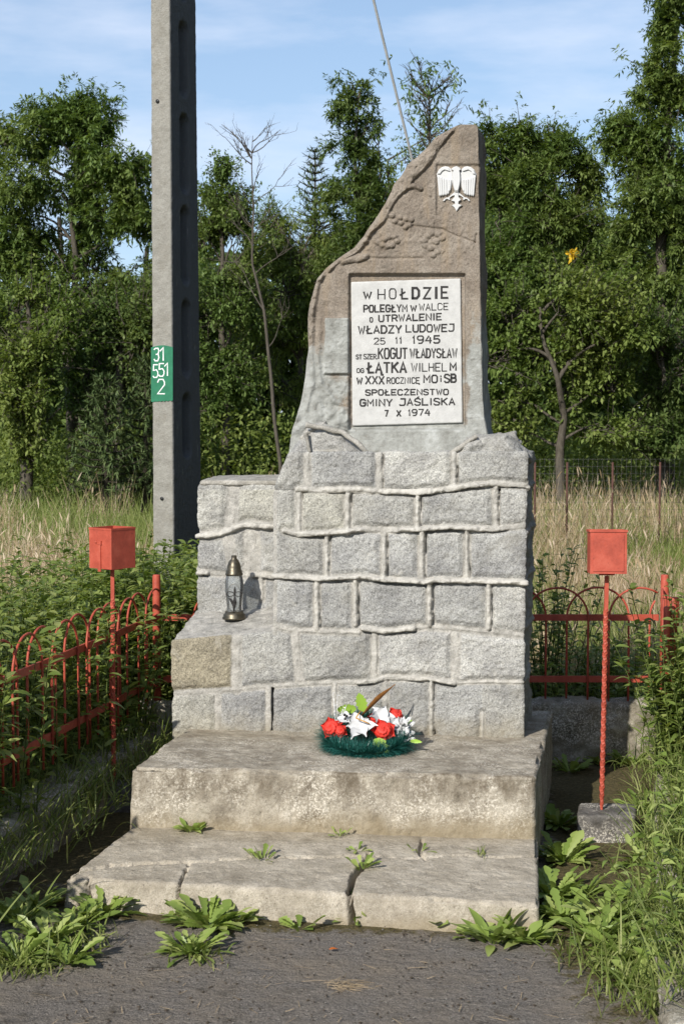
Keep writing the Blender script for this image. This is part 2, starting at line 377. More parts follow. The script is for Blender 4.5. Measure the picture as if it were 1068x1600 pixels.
M_MAS, M_STELE, M_ASPH, M_RED = mat_masonry(), mat_stele(), mat_asphalt(), mat_redpaint()
M_STEP = mat_concrete('weathered_step_concrete', ((.15, .132, .108), (.265, .24, .20), (.40, .37, .32)), (.105, .09, .07), .75)
M_SLAB = mat_concrete('broken_slab_concrete', ((.20, .178, .145), (.30, .27, .225), (.41, .375, .32)), (.16, .14, .11), .6, .9, lamt=.35)
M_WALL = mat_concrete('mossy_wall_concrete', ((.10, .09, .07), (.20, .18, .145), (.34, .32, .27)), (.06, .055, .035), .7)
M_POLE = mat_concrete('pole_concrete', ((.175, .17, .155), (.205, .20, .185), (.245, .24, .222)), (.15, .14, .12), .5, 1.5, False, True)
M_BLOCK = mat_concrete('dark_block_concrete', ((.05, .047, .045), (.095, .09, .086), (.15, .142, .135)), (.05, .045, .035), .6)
M_PLAQ = mat_plain('white_painted_plaque', (.53, .525, .505), .8, .2, .10, 30, .4)
M_INK = mat_plain('black_letter_paint', (.035, .033, .032), .7, .2, .35, 60)
M_WHITE = mat_plain('white_enamel', (.60, .60, .59), .7, .4, .03, 40)
M_GREENP = mat_plain('green_pole_paint', (.030, .175, .095), .7, .25, .14, 25)
M_DIGIT = mat_plain('white_digit_paint', (.80, .80, .78), .7, .25, .08, 80)
M_BRASS = mat_plain('tarnished_brass', (.115, .10, .072), .40, .5, .4, 60, .1, .75)
M_STEEL = mat_plain('grey_cable', (.33, .33, .32), .55, .4, .15, 20)
M_MESH = mat_plain('rusty_wire', (.12, .115, .11), .7, .3, .2, 20)
M_RUST = mat_plain('rusty_red_post', (.10, .05, .04), .8, .2, .2, 20)
M_BARK = mat_bark('grey_bark', (.055, .047, .036), (.14, .122, .098))
M_BARKD = mat_bark('dark_bark', (.035, .030, .023), (.085, .072, .055))
M_STEM = mat_plain('green_stem', (.09, .12, .03), .7, .2, .3, 20)

# ------------------------------------------------------------------ frames of the monument
def rot(a): return np.array([math.cos(a), -math.sin(a), 0.0])
PSI = R(7.5); WV = rot(PSI); NF = -np.array([math.sin(PSI), math.cos(PSI), 0.0])       # width along the front, outward front normal
DS = np.array([math.sin(R(10.8)), math.cos(R(10.8)), 0.0])                              # sides recede this way
ZP = 0.37
P_FR = on_z(818., 1152., ZP)                                                            # front right foot of the pedestal
def onf(px, py, back=0.0): return on_plane(np.asarray(px, float), np.asarray(py, float), P_FR - NF * back, NF)

# ------------------------------------------------------------------ SETTING: ground
def sheet(name, x0, x1, y0, y1, nx, ny, zf, mat, attrf=None):
    X, Y = np.meshgrid(np.linspace(x0, x1, nx + 1), np.linspace(y0, y1, ny + 1), indexing='ij')
    P = np.stack([X, Y, np.zeros_like(X)], -1).reshape(-1, 3); P[:, 2] = zf(P)
    i = np.arange(nx)[:, None] * (ny + 1) + np.arange(ny)[None]
    F = np.stack([i, i + ny + 1, i + ny + 2, i + 1], -1).reshape(-1, 4); mb = MB()
    mb.add(P, [F], **(attrf(P) if attrf else {})); o = mb.build(name, mat); o['kind'] = 'structure'; return o
M_FIELD = mat_soil('field_soil', (.055, .06, .022), (.13, .11, .05), (.20, .165, .08), .7)
sheet('ground', -420, 420, -120, 700, 60, 60, lambda P: np.full(len(P), -.045), M_FIELD)
def asph_z(P): return .005 * fbm(P, 3.0, 3, 3) + .003 * fbm(P, 22.0, 3, 5)
def asph_moss(P):
    px = proj(P + np.array([0, 0, 1e-6]))
    front = np.interp(px[:, 0], [60, 140, 422, 838, 900], [1405, 1424, 1447, 1453, 1440])
    return dict(moss=np.clip(.75 * np.exp(-((px[:, 1] - front) / 14.0) ** 2) * (px[:, 0] < 900) + sstep(820, 900, px[:, 0]) * sstep(1560, 1440, px[:, 1]) * .85 + .5 * sstep(800, 960, px[:, 0]) + 1.1 * sstep(300, 200, px[:, 0]) * sstep(1420, 1350, px[:, 1]) + .55 * sstep(1250, 1180, px[:, 1]), 0, 1))  # moss and dirt; the left term darkens the ground's colour to deepen its shade
sheet('asphalt', -1.75, 1.75, 3.0, 8.15, 230, 340, asph_z, M_ASPH, asph_moss)

# ------------------------------------------------------------------ concrete steps
steps = thing('concrete_steps', on_z(520., 1310., 0.0), 'weathered two tier concrete steps, cracked lower slab, carrying the granite monument', 'steps')
cr_lines = [([(578, 1335), (568, 1352), (552, 1368), (546, 1392), (547, 1420), (552, 1452)], 3.6, .085),
            ([(296, 1350), (288, 1366), (280, 1384), (278, 1404), (284, 1420)], 1.9, .03),
            ([(140, 1372), (136, 1384), (140, 1402), (146, 1425)], 2.4, .035),
            ([(120, 1362), (170, 1352), (250, 1348), (330, 1346), (400, 1338), (470, 1340), (540, 1338), (578, 1337)], 1.7, .016),
            ([(578, 1337), (640, 1342), (700, 1336), (780, 1340), (838, 1338)], 1.4, .008), ([(660, 1312), (655, 1330), (664, 1342)], 2.5, .02)]
def h_lower(P, N, nl):
    px = proj(P); h = .006 * fbm(P, 5, 4, 11) + .003 * fbm(P, 30, 3, 12); wob = 3.4 * fbm(P, 34, 4, 13, .65)
    for ln, w, dep in cr_lines: h = h - dep * np.exp(-(np.abs(segdist(px, ln) + wob) / w) ** 3)
    ed = (np.abs(nl[:, 2]) > .15) & (np.abs(nl[:, 2]) < .95)
    h = h - ed * .022 * np.clip(fbm(P, 9, 3, 15), 0, 1)
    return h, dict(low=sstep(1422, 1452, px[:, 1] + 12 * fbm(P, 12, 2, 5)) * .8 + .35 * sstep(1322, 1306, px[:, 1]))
a, b = on_z(103., 1371., .105), on_z(842., 1413., .105); c, d = on_z(832., 1300., .142), on_z(196., 1300., .142)
lowc = np.zeros((2, 2, 2, 3)); lowc[0, 0, 1], lowc[1, 0, 1], lowc[1, 1, 1], lowc[0, 1, 1] = a, b, c + np.array([.03, .12, 0]), d + np.array([.02, .12, 0])
lowc[:, :, 0] = lowc[:, :, 1]; lowc[:, :, 0, 2] = -.06; lowc[0, 0, 0] += (-.02, -.02, 0); lowc[1, 0, 0] += (0, -.02, 0)
mb = MB(); rough_box(mb, lowc, (420, 170, 44), .016, h_lower); mb.build('lower_step', M_SLAB, steps)
def h_upper(P, N, nl):
    px = proj(P); h = .007 * fbm(P, 5, 4, 21) + .004 * fbm(P, 26, 3, 22)
    ed = (nl[:, 2] > .15) & (nl[:, 2] < .97); h = h - ed * .03 * np.clip(fbm(P, 8, 3, 25), -.1, 1)
    h = h - .004 * sstep(.2, .5, fbm(P, 22, 4, 27)) * (nl[:, 1] < -.5)
    ch = np.exp(-((px[:, 0] - 380) / 17) ** 2 - ((px[:, 1] - 1213) / 15) ** 2)
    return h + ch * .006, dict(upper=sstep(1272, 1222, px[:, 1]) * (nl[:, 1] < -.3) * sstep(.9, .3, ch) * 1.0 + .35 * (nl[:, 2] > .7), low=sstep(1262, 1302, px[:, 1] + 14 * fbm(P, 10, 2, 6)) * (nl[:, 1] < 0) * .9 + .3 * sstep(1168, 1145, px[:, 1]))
a, b = on_z(205., 1199., ZP), on_z(836., 1214., ZP); e1, e2 = on_z(286., 1144., ZP), on_z(860., 1118., ZP)
c = b + (e2 - b) * 1.12; d = a + (e1 - a) * 1.75
upc = np.zeros((2, 2, 2, 3)); upc[0, 0, 1], upc[1, 0, 1], upc[1, 1, 1], upc[0, 1, 1] = a, b, c, d
upc[:, :, 0] = upc[:, :, 1]; upc[:, :, 0, 2] = .02; upc[0, 0, 0] += (-.012, -.012, 0); upc[1, 0, 0] += (.004, -.012, 0)
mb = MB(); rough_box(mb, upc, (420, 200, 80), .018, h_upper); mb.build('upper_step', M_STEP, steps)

# ------------------------------------------------------------------ the granite monument
mon = thing('granite_monument', (P_FR + on_z(270., 1143., ZP)) / 2 + DS * .25, 'grey granite block monument with brown stele, white plaque and eagle', 'monument')
# raised mortar beads: line in photo pixels, half width, bead height, width of the flat mortar around it
J = []
def Hb(pts, w=4.2, h=.019, fl=8): J.append((pts, w, h, fl * .8))
def Vb(x, y0, y1, w=3.8, h=.012, fl=10, dx=0): J.append(([(x, y0), (x + dx, y1)], w, h, fl * .72))
Hb([(466, 764), (500, 766), (537, 765), (565, 765), (592, 767), (650, 770), (680, 767), (715, 761), (767, 755), (800, 757), (828, 760)])
Hb([(444, 829), (458, 833), (470, 835), (509, 833), (540, 830), (565, 827), (600, 828), (653, 827), (702, 823), (767, 827), (822, 821)])
Hb([(424, 900), (465, 902), (500, 904), (540, 902), (565, 900), (598, 905), (660, 909), (680, 906), (767, 908), (800, 909), (824, 911)])
Hb([(420, 975), (457, 985), (500, 986), (560, 988)], 3, .004, 9); Hb([(567, 981), (598, 986), (622, 984), (646, 981)], 4.5, .015, 8)
Hb([(646, 981), (670, 979), (740, 985), (818, 993)], 2.5, .003, 9)
Hb([(268, 1084), (320, 1080), (373, 1077), (420, 1072), (522, 1066), (560, 1066)], 2.5, .003, 7); Hb([(560, 1066), (585, 1064), (605, 1058), (640, 1059), (670, 1060), (709, 1067)], 4, .013, 8)
Hb([(709, 1067), (760, 1065), (820, 1066)], 2, .004, 6)
Vb(480, 700, 758, 3.5, .006); Vb(593, 708, 766, 4.2, .008); Vb(709, 708, 758, 4, .008)
Vb(467, 767, 832, 4, .009, 9); Vb(543, 768, 832, 4.5, .011); Vb(652, 772, 826); Vb(774, 760, 824, 4, .011)
Vb(511, 835, 901); Vb(600, 830, 903, 4, .012); Vb(659, 829, 907, 4.4, .012, 11); Vb(729, 826, 906, 3.4, .010)
Vb(495, 904, 982, 4, .011); Vb(555, 905, 976, 4, .010); Vb(671, 910, 977, 4, .013); Vb(763, 910, 982, 4, .012, 8)
Vb(370, 990, 1077, 6, .002, 13); Vb(461, 985, 1060, 6, .005, 11, 6); Vb(585, 990, 1060, 5, .006, 11); Vb(711, 993, 1062, 6, .003, 12)
Vb(341, 1080, 1145, 4, .002, 8); Vb(420, 1074, 1145, 4, .007, 8); Vb(523, 1068, 1140, 3.5, .006, 8); Vb(602, 1062, 1110, 4, .008); Vb(674, 1060, 1152, 3.6, .013, 7); Vb(753, 1116, 1152, 3, .006, 7)
Vb(430, 765, 990, 3, .002, 4)
JS = []
def masonry(P, N, nl, joints, rough_front=1.0):
    px = proj(P); front = sstep(.3, .8, -nl[:, 1])
    wob = 1.0 * fbm(P, 38, 2, 31); flat = np.zeros(len(P)); bead = np.zeros(len(P)); dm = np.full(len(P), 99.)
    for pts, w, h, fl in joints:
        d_ = segdist(px, pts) + wob
        flat = np.maximum(flat, 1 - sstep(fl * .75, fl * 1.15, d_)); bw = w * (1 + .3 * fbm(P, 30, 2, 33))
        bead = np.maximum(bead, 1.45 * h * np.clip(.75 + 1.3 * fbm(P, 5.5, 2, 48), .12, 1.12) * np.clip(1 - (d_ / (bw * .95)) ** 4, 0, 1) ** .5 * (1 + .35 * fbm(P, 60, 2, 34))); dm = np.minimum(dm, np.maximum(d_ - fl, 0))
    crev = np.zeros(len(P))
    for pts, w, h, fl in joints:
        if h > .006:
            hor = abs(pts[0][0] - pts[-1][0]) > abs(pts[0][1] - pts[-1][1]); d2 = segdist(px - (np.array([0, w * 1.25]) if hor else np.array([w * 1.2, 0])), pts) + wob
            crev = np.maximum(crev, np.exp(-(d2 / 2.0) ** 2) * sstep(-.15, .25, fbm(P, 11, 3, 46)))
    stone = .004 + .008 * sstep(0, 7, dm) + .007 * fbm(P, 20, 4, 35, .6) + .004 * fbm(P, 75, 3, 36)
    hfront = np.where(flat > .02, (1 - flat) * stone + flat * (.001 + .003 * fbm(P, 40, 2, 37)), stone) + bead - .022 * crev * (bead < .002)
    # sides: rougher rubble courses
    rows = np.array([762, 830, 905, 985, 1065]); zr = np.array([onf(640., float(r_))[2] for r_ in rows])
    dz = np.min(np.abs(P[:, 2:3] - zr[None] + .01 * fbm(P, 12, 2, 38)[:, None]), 1)
    hside = .020 * fbm(P, 9, 3, 39) + .008 * fbm(P, 40, 3, 40) + .010 * np.exp(-(dz / .012) ** 2) - .008
    h = front * hfront + (1 - front) * hside
    mo = front * np.maximum(flat, bead > .001) + (1 - front) * np.exp(-(dz / .02) ** 2)
    rowy = np.array([764, 829, 904, 985, 1066]); row = np.searchsorted(rowy, px[:, 1] + 2 * wob); cnt = np.zeros(len(P))
    for pts, w, h_, fl in joints:
        if abs(pts[0][0] - pts[-1][0]) < abs(pts[0][1] - pts[-1][1]):
            ym = (pts[0][1] + pts[-1][1]) / 2; cnt = cnt + ((np.searchsorted(rowy, ym) == row) & (px[:, 0] > (pts[0][0] + pts[-1][0]) / 2))
    sid = _h(row.astype(np.int64), cnt.astype(np.int64), np.full(len(P), 3, np.int64), 47) * .88
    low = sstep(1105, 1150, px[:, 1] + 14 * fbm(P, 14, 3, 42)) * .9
    return h, dict(mortar=np.clip(mo, 0, 1), tint=sid, low=low, bead=front * np.clip(bead / .012, 0, 1))
def quad_block(tl, tr, br, bl, depth, back=0.0):
    c8 = np.zeros((2, 2, 2, 3)); c8[0, 0, 1], c8[1, 0, 1], c8[1, 0, 0], c8[0, 0, 0] = [onf(*p, back) for p in (tl, tr, br, bl)]
    c8[:, 1] = c8[:, 0] + DS * depth; return c8
mf = lambda P, N, nl: masonry(P, N, nl, J)
mb = MB(); rough_box(mb, quad_block((426, 765), (822, 765), (817, 1160), (424, 1160), .52), (300, 60, 300), .014, mf)
rough_box(mb, quad_block((452, 706), (824, 706), (822.5, 767), (428, 767), .52), (280, 60, 46), .016, mf)
mb.build('pedestal', M_MAS, mon)
def h_ll(P, N, nl):
    h, at = masonry(P, N, nl, J); px = proj(P)
    top = sstep(.5, .9, nl[:, 2]); h = h * (1 - top) + top * (.012 * fbm(P, 14, 3, 44)); at['mortar'] = np.maximum(at['mortar'], top)
    at['tint'] = np.where((px[:, 0] < 366) & (px[:, 1] < 1080), 1.0, np.where(px[:, 0] < 345, .85, at['tint'])); return h, at
c8 = quad_block((268, 999), (430, 986), (426, 1160), (271, 1160), .40); c8[:, 1, 1, 2] += .085
mb = MB(); rough_box(mb, c8, (120, 60, 120), .016, h_ll); mb.build('side_ledge', M_MAS, mon)
BK = .34
JS += [([(308, 838), (327, 836), (345, 833), (360, 829), (372, 823), (383, 820), (405, 821), (430, 823)], 5, .019, 9), ([(396, 898), (412, 899), (432, 901)], 4.5, .017, 8), ([(306, 895), (324, 895)], 4, .014, 7),
       ([(324, 895), (396, 900)], 3, .002, 6), ([(365, 760), (361, 818)], 5, .004, 11), ([(394, 838), (393, 895)], 6, .002, 15), ([(407, 900), (408, 935)], 4, .010, 8), ([(356, 838), (366, 895)], 8, .001, 10)]
c8 = quad_block((310, 757), (434, 757), (432, 990), (310, 990), .30, BK)
mb = MB(); rough_box(mb, c8, (100, 40, 170), .014, lambda P, N, nl: masonry(P, N, nl, JS)); mb.build('side_shoulder', M_MAS, mon)
c8 = quad_block((313, 746), (440, 746), (438, 759), (311, 759), .34, BK - .015); c8[:, 0, 1, 2] -= .012
mb = MB(); rough_box(mb, c8, (80, 40, 8), .012, lambda P, N, nl: (.006 * fbm(P, 14, 3, 45), dict(mortar=np.ones(len(P)), tint=.5 + 0 * P[:, 0], low=.35 + 0 * P[:, 0])))
mb.build('shoulder_cap', M_MAS, mon)

# stele: a relief on a row-warped grid, with thickness
SB = .12
outl = np.array([(722, 194.5), (716, 195), (697, 205), (678, 216), (669, 229), (654, 242), (637, 257), (628, 272), (615, 289), (607, 306), (596, 328), (581, 349.5), (568, 369), (551, 388), (529, 403), (508, 420.6),
                 (495, 436), (488, 461), (482, 487), (480, 513), (482, 548), (477.5, 591), (471, 625), (464, 655), (456, 680), (450, 724)])
outr = np.array([(742, 194.5), (746, 199), (746.7, 289), (749, 418), (751, 548), (753.5, 625), (756, 655), (762, 690), (764, 724)])
rows = np.concatenate([[194.5, 195.5, 197], np.linspace(199, 724, 430)]); ns = 230
ll = np.interp(rows, outl[:, 1], outl[:, 0]); rr_ = np.interp(rows, outr[:, 1], outr[:, 0])
ll = ll + 1.4 * fbm(np.stack([rows * 0, rows, rows * 0], -1), .07, 3, 51); rr_ = rr_ + .7 * fbm(np.stack([rows * 0, rows, rows * 0], -1), .1, 3, 52)
S = np.linspace(0, 1, ns + 1); PX = ll[:, None] + (rr_ - ll)[:, None] * S; PY = np.repeat(rows[:, None], ns + 1, 1)
base = onf(PX.ravel(), PY.ravel(), SB); q = np.stack([PX.ravel(), PY.ravel()], -1)
def seg_bump(line, w, h, sharp=1.0):
    d_ = segdist(q, line) + 2.6 * fbm(base, 26, 3, 53); return h * np.sqrt(np.clip(1 - (d_ / w) ** 2, 0, 1)) * (1 + .45 * fbm(base, 38, 3, 65))
h = .006 * fbm(base, 16, 4, 54) + .005 * fbm(base, 60, 3, 55)
h = h - .010 * sstep(.22, .5, fbm(base, 17, 4, 67, .6)) - .006 * sstep(.25, .45, fbm(base, 42, 3, 68))
edge = np.minimum(np.minimum(segdist(q, outl), segdist(q, outr)), 20); re_ = 7.0
h = h - .022 * (1 - np.sqrt(np.clip(1 - ((re_ - np.minimum(edge, re_)) / re_) ** 2, 0, 1)))
rim = np.array([(716, 194), (712, 205), (694, 226), (680, 246), (666, 263), (653, 278), (638, 296), (624, 309), (611, 330), (604, 345), (593, 356), (583, 364), (573, 382), (563, 392), (546, 404), (525, 417), (507, 434), (499, 450), (495, 475), (491, 520), (486, 560)], float)
sdx = np.interp(q[:, 1], rim[:, 1], rim[:, 0]) - q[:, 0] + 3.5 * fbm(base, 13, 3, 53)
fad = sstep(560, 470, q[:, 1]); h = h + fad * .016 * sstep(-1.5, 4.5, sdx) * (1 + .35 * fbm(base, 30, 3, 65)) - fad * .005 * np.exp(-((sdx + 3) / 3.0) ** 2)
h = h + fad * .006 * sstep(2, 8, sdx) * fbm(base * np.array([1.6, 1, .7]), 26, 3, 66)
h = np.maximum(h, seg_bump([(634, 293), (646, 290), (657, 295)], 4.5, .016)); h = np.maximum(h, seg_bump([(536, 409), (555, 405), (572, 401)], 5, .017))
h = h - .016 * np.exp(-((segdist(q, [(690, 234), (712, 232), (718, 214)])) / 5.0) ** 2)
def lobes(pts, r_, hh):
    global h
    for (x, y) in pts:
        d_ = np.hypot(q[:, 0] - x, (q[:, 1] - y) * 1.25) + .8 * fbm(base, 60, 2, 56); h = np.maximum(h, h * .4 + .62 * hh * np.sqrt(np.clip(1 - (d_ / r_) ** 2, 0, 1)))
lobes([(612, 337), (617, 346), (626, 349), (633, 355), (640, 352), (642, 344), (634, 342), (625, 340)], 5.2, .020)
lobes([(590, 379), (597, 383), (604, 385), (612, 384), (620, 377), (616, 370), (607, 370), (600, 374)], 5.6, .021)
lobes([(662, 377), (668, 369), (664, 384), (674, 364), (684, 366), (680, 378), (672, 388), (683, 394), (690, 372), (676, 399)], 6, .017)
h = h - .008 * np.exp(-(segdist(q, [(644, 353), (690, 358), (706, 366), (726, 373), (742, 379)]) / 1.5) ** 2)
h = h - .006 * np.exp(-(segdist(q, [(572, 403), (610, 404), (660, 403)]) / 1.8) ** 2) - .007 * np.exp(-(segdist(q, [(742, 379), (744, 366)]) / 1.5) ** 2)
def rect(x0, y0, x1, y1, s_=2.0):
    return sstep(x0 - s_, x0 + s_, q[:, 0]) * sstep(x1 + s_, x1 - s_, q[:, 0]) * sstep(y0 - s_, y0 + s_, q[:, 1]) * sstep(y1 + s_, y1 - s_, q[:, 1])
h = h - .012 * sstep(679, 683, q[:, 0]) * sstep(255, 259, q[:, 1]) * sstep(350, 318, q[:, 1])
rec = rect(545, 428, 726, 672); h = h * (1 - rec) + rec * (-.024 + .15 * h)
sm = rect(548, 670, 745, 709); h = h * (1 - sm) + sm * (.004 + .3 * h)
h = h + .010 * rect(507, 496, 545, 584, 1.6) * (h > -.02); h = h - .008 * rect(507, 584, 545, 588, 1.2)
lo = sstep(600, 650, q[:, 1] + .35 * (q[:, 0] - 500)) * sstep(560, 540, q[:, 0])
h = h + lo * (.03 * np.abs(fbm(base, 10, 3, 57)) + .01 * fbm(base, 30, 3, 58)) + sstep(500, 640, q[:, 1]) * sstep(540, 480, q[:, 0]) * .02
for ln in ([(500, 500), (497, 560), (502, 600), (520, 622), (536, 640)], [(490, 480), (487, 540), (489, 600), (480, 640)]): h = h + .008 * np.exp(-((segdist(q, ln) + 2 * fbm(base, 30, 2, 59)) / 3.5) ** 2)
gm = np.clip(sstep(470, 640, q[:, 1]) * (.52 + .35 * sstep(550, 500, q[:, 0])) + .50 * sstep(726, 738, q[:, 0] + 4 * fbm(base, 14, 3, 64)) * sstep(430, 560, q[:, 1] + 40 * fbm(base, 6, 3, 63)) + .9 * rect(508, 497, 545, 583) * 0.75 + .5 * sm + .3 * sstep(640, 690, q[:, 1])
             + .08 * sstep(350, 430, q[:, 1]) - .35 * rect(545, 585, 549, 700, 6) - .3 * rect(722, 600, 740, 668, 5), 0, 1)
Vf = base + NF * h[:, None]; nr, nc = len(rows), ns + 1; idx = np.arange(nr * nc).reshape(nr, nc)
Fq = [np.stack([idx[1:, :-1], idx[1:, 1:], idx[:-1, 1:], idx[:-1, :-1]], -1).reshape(-1, 4)]
bl_ = np.concatenate([idx[:, 0], idx[-1, 1:], idx[::-1, -1][1:], idx[0, ::-1][1:-1]]); nb = len(bl_)
Vs, last, n0 = [], bl_, nr * nc
for kd, dp in enumerate((.025, .07, .14, .22, .28)):
    Pb = base[bl_] + DS * dp; Pb = Pb + (np.stack([fbm(Pb, 9, 3, 60), 0 * Pb[:, 0], fbm(Pb, 9, 3, 61)], -1)) * .014; Vs.append(Pb)
    cur = n0 + kd * nb + np.arange(nb); Fq.append(np.stack([last, cur, np.roll(cur, -1), np.roll(last, -1)], -1)); last = cur
Lb, Rb = last[:nr], last[nr + ns - 1: nr + ns - 1 + nr][::-1]
Fq.append(np.stack([Lb[:-1], Lb[1:], Rb[1:], Rb[:-1]], -1))
gm_all = np.concatenate([gm, np.tile(gm[bl_], 5)])
mb = MB(); mb.add(np.concatenate([Vf] + Vs), Fq, mortar=gm_all); stele = mb.build('stele', M_STELE, mon)

# plaque, lettering
PB = SB + .024 - .012
PPL = P_FR - NF * PB
def onp(px, py, lift=0.0): return on_plane(np.asarray(px, float), np.asarray(py, float), PPL + NF * lift, NF)
c8 = np.zeros((2, 2, 2, 3))
for (i, k), p in {(0, 1): (548, 440.5), (1, 1): (719, 435), (1, 0): (722, 660.5), (0, 0): (550, 665.5)}.items(): c8[i, 0, k] = onp(*p); c8[i, 1, k] = c8[i, 0, k] - NF * .02
mb = MB(); rough_box(mb, c8, (90, 4, 120), .003, lambda P, N, nl: .0007 * fbm(P, 30, 3, 62)); plaque = mb.build('plaque', M_PLAQ, stele)
def rr(x0=.0, x1=1., y0=0., y1=1., r_=.2): return [(x0 + r_, y1), (x1 - r_, y1), (x1, y1 - r_), (x1, y0 + r_), (x1 - r_, y0), (x0 + r_, y0), (x0, y0 + r_), (x0, y1 - r_), (x0 + r_, y1), (x0 + r_ + .01, y1)]
GL = {'W': [[(0, 1), (.25, 0), (.5, .75), (.75, 0), (1, 1)]], 'H': [[(0, 0), (0, 1)], [(1, 0), (1, 1)], [(0, .5), (1, .5)]], 'O': [rr()], 'L': [[(0, 1), (0, 0), (1, 0)]],
      'Ł': [[(.15, 1), (.15, 0), (1, 0)], [(-.12, .38), (.6, .68)]], 'D': [[(0, 0), (0, 1), (.65, 1), (1, .75), (1, .25), (.65, 0), (0, 0), (0, .05)]], 'Z': [[(0, 1), (1, 1), (0, 0), (1, 0)]], 'I': [[(.5, 0), (.5, 1)]],
      'E': [[(1, 1), (0, 1), (0, 0), (1, 0)], [(0, .5), (.8, .5)]], 'P': [[(0, 0), (0, 1), (.7, 1), (1, .85), (1, .6), (.7, .45), (0, .45)]], 'G': [[(1, .82), (.8, 1), (.2, 1), (0, .8), (0, .2), (.2, 0), (.8, 0), (1, .2), (1, .48), (.55, .48)]],
      'Y': [[(0, 1), (.5, .45), (1, 1)], [(.5, .45), (.5, 0)]], 'M': [[(0, 0), (0, 1), (.5, .35), (1, 1), (1, 0)]], 'A': [[(0, 0), (.5, 1), (1, 0)], [(.2, .32), (.8, .32)]],
      'C': [[(1, .82), (.8, 1), (.2, 1), (0, .8), (0, .2), (.2, 0), (.8, 0), (1, .18)]], 'U': [[(0, 1), (0, .2), (.2, 0), (.8, 0), (1, .2), (1, 1)]], 'T': [[(0, 1), (1, 1)], [(.5, 1), (.5, 0)]],
      'R': [[(0, 0), (0, 1), (.7, 1), (1, .85), (1, .62), (.7, .48), (0, .48)], [(.5, .48), (1, 0)]], 'N': [[(0, 0), (0, 1), (1, 0), (1, 1)]], 'J': [[(.2, 1), (1, 1), (1, .2), (.8, 0), (.1, 0), (0, .1)]],
      'S': [[(1, .85), (.8, 1), (.2, 1), (0, .82), (0, .65), (1, .38), (1, .18), (.8, 0), (.2, 0), (0, .16)]], 'K': [[(0, 0), (0, 1)], [(1, 1), (.05, .45)], [(.3, .6), (1, 0)]], 'X': [[(0, 0), (1, 1)], [(0, 1), (1, 0)]],
      'B': [[(0, 0), (0, 1), (.7, 1), (.92, .86), (.92, .66), (.7, .54), (0, .54)], [(.7, .54), (1, .4), (1, .15), (.75, 0), (0, 0)]],
      '1': [[(.2, .75), (.6, 1), (.6, 0)]], '2': [[(0, .8), (.2, 1), (.8, 1), (1, .8), (1, .62), (0, 0), (1, 0)]], '3': [[(0, .9), (.3, 1), (.8, 1), (1, .8), (.8, .55), (.4, .52)], [(.8, .55), (1, .25), (.75, 0), (.2, 0), (0, .12)]],
      '4': [[(.55, 1), (0, .35), (1, .35)], [(.78, .75), (.78, 0)]], '5': [[(.95, 1), (.1, 1), (.05, .55), (.7, .6), (1, .42), (1, .18), (.75, 0), (.15, 0), (0, .1)]], '7': [[(0, 1), (1, 1), (.4, 0)]],
      '9': [[(1, .65), (.8, .45), (.2, .45), (0, .6), (0, .85), (.2, 1), (.8, 1), (1, .85), (1, .3), (.7, 0), (.2, 0)]], '.': [[(.2, 0), (.2, .09)]], 'i': [[(.5, 0), (.5, .6)], [(.5, .85), (.5, 1.0)]]}
GL['Ą'] = GL['A'] + [[(.95, 0), (1.0, -.2), (1.25, -.22)]]; GL['Ę'] = GL['E'] + [[(.9, 0), (.85, -.16), (1.1, -.2)]]; GL['Ś'] = GL['S'] + [[(.45, 1.12), (.75, 1.3)]]; GL['Ż'] = GL['Z'] + [[(.45, 1.13), (.6, 1.13)]]
GW = {'I': .35, 'i': .3, '1': .45, '.': .2, 'W': 1.15, 'M': 1.1, ' ': .4}
def ribbon(mb, pts2, w, place, lift):
    """mitred ribbon along a 2D polyline; place maps 2D + lift to the world"""
    P = np.asarray(pts2, float); T = np.diff(P, axis=0); T = T / np.maximum(np.linalg.norm(T, axis=1, keepdims=True), 1e-6)
    t0 = np.vstack([T[:1], T]); t1 = np.vstack([T, T[-1:]]); n0, n1 = np.stack([-t0[:, 1], t0[:, 0]], -1), np.stack([-t1[:, 1], t1[:, 0]], -1)
    m = n0 + n1; m = m / np.maximum(np.linalg.norm(m, axis=1, keepdims=True), 1e-6); sc_ = 1 / np.clip((m * n0).sum(1), .6, 1)
    P = P.copy(); P[0] -= T[0] * w * .3; P[-1] += T[-1] * w * .3
    a_, b_ = P + m * (w / 2 * sc_)[:, None], P - m * (w / 2 * sc_)[:, None]; V = np.concatenate([place(a_, lift), place(b_, lift)]); n = len(P); i = np.arange(n - 1)
    mb.add(V, [np.stack([i, i + 1, n + i + 1, n + i], -1)])
lno = 0
def word(mb, s_, box, w, place, conv, slope=0.0, gap=.42, lift0=.0012):
    global lno
    x0, y0, x1, y1 = box; wid = [GW.get(c_, 1.0) for c_ in s_]; tot = sum(wid) + gap * (len(s_) - 1); u = (x1 - x0) / tot; x = x0
    for c_, g_ in zip(s_, wid):
        for pl in GL.get(c_, []):
            jit = random.uniform(-.02, .02); P = [(x + p[0] * g_ * u, y1 - (y1 - y0) * (p[1] + jit) + slope * (x + p[0] * g_ * u - x0)) for p in pl]
            lno += 1; ribbon(mb, conv(np.array(P)), w * random.uniform(.88, 1.12), place, lift0 + (lno % 7) * .00012)
        x += (g_ + gap) * u
zc = lambda P: np.stack([540 + P[:, 0] / 5.34, 420 + P[:, 1] / 5.34], -1)
pl_ = lambda P, lift: onp(P[:, 0], P[:, 1], lift)
mb = MB(); k_ = 1 / 5.34
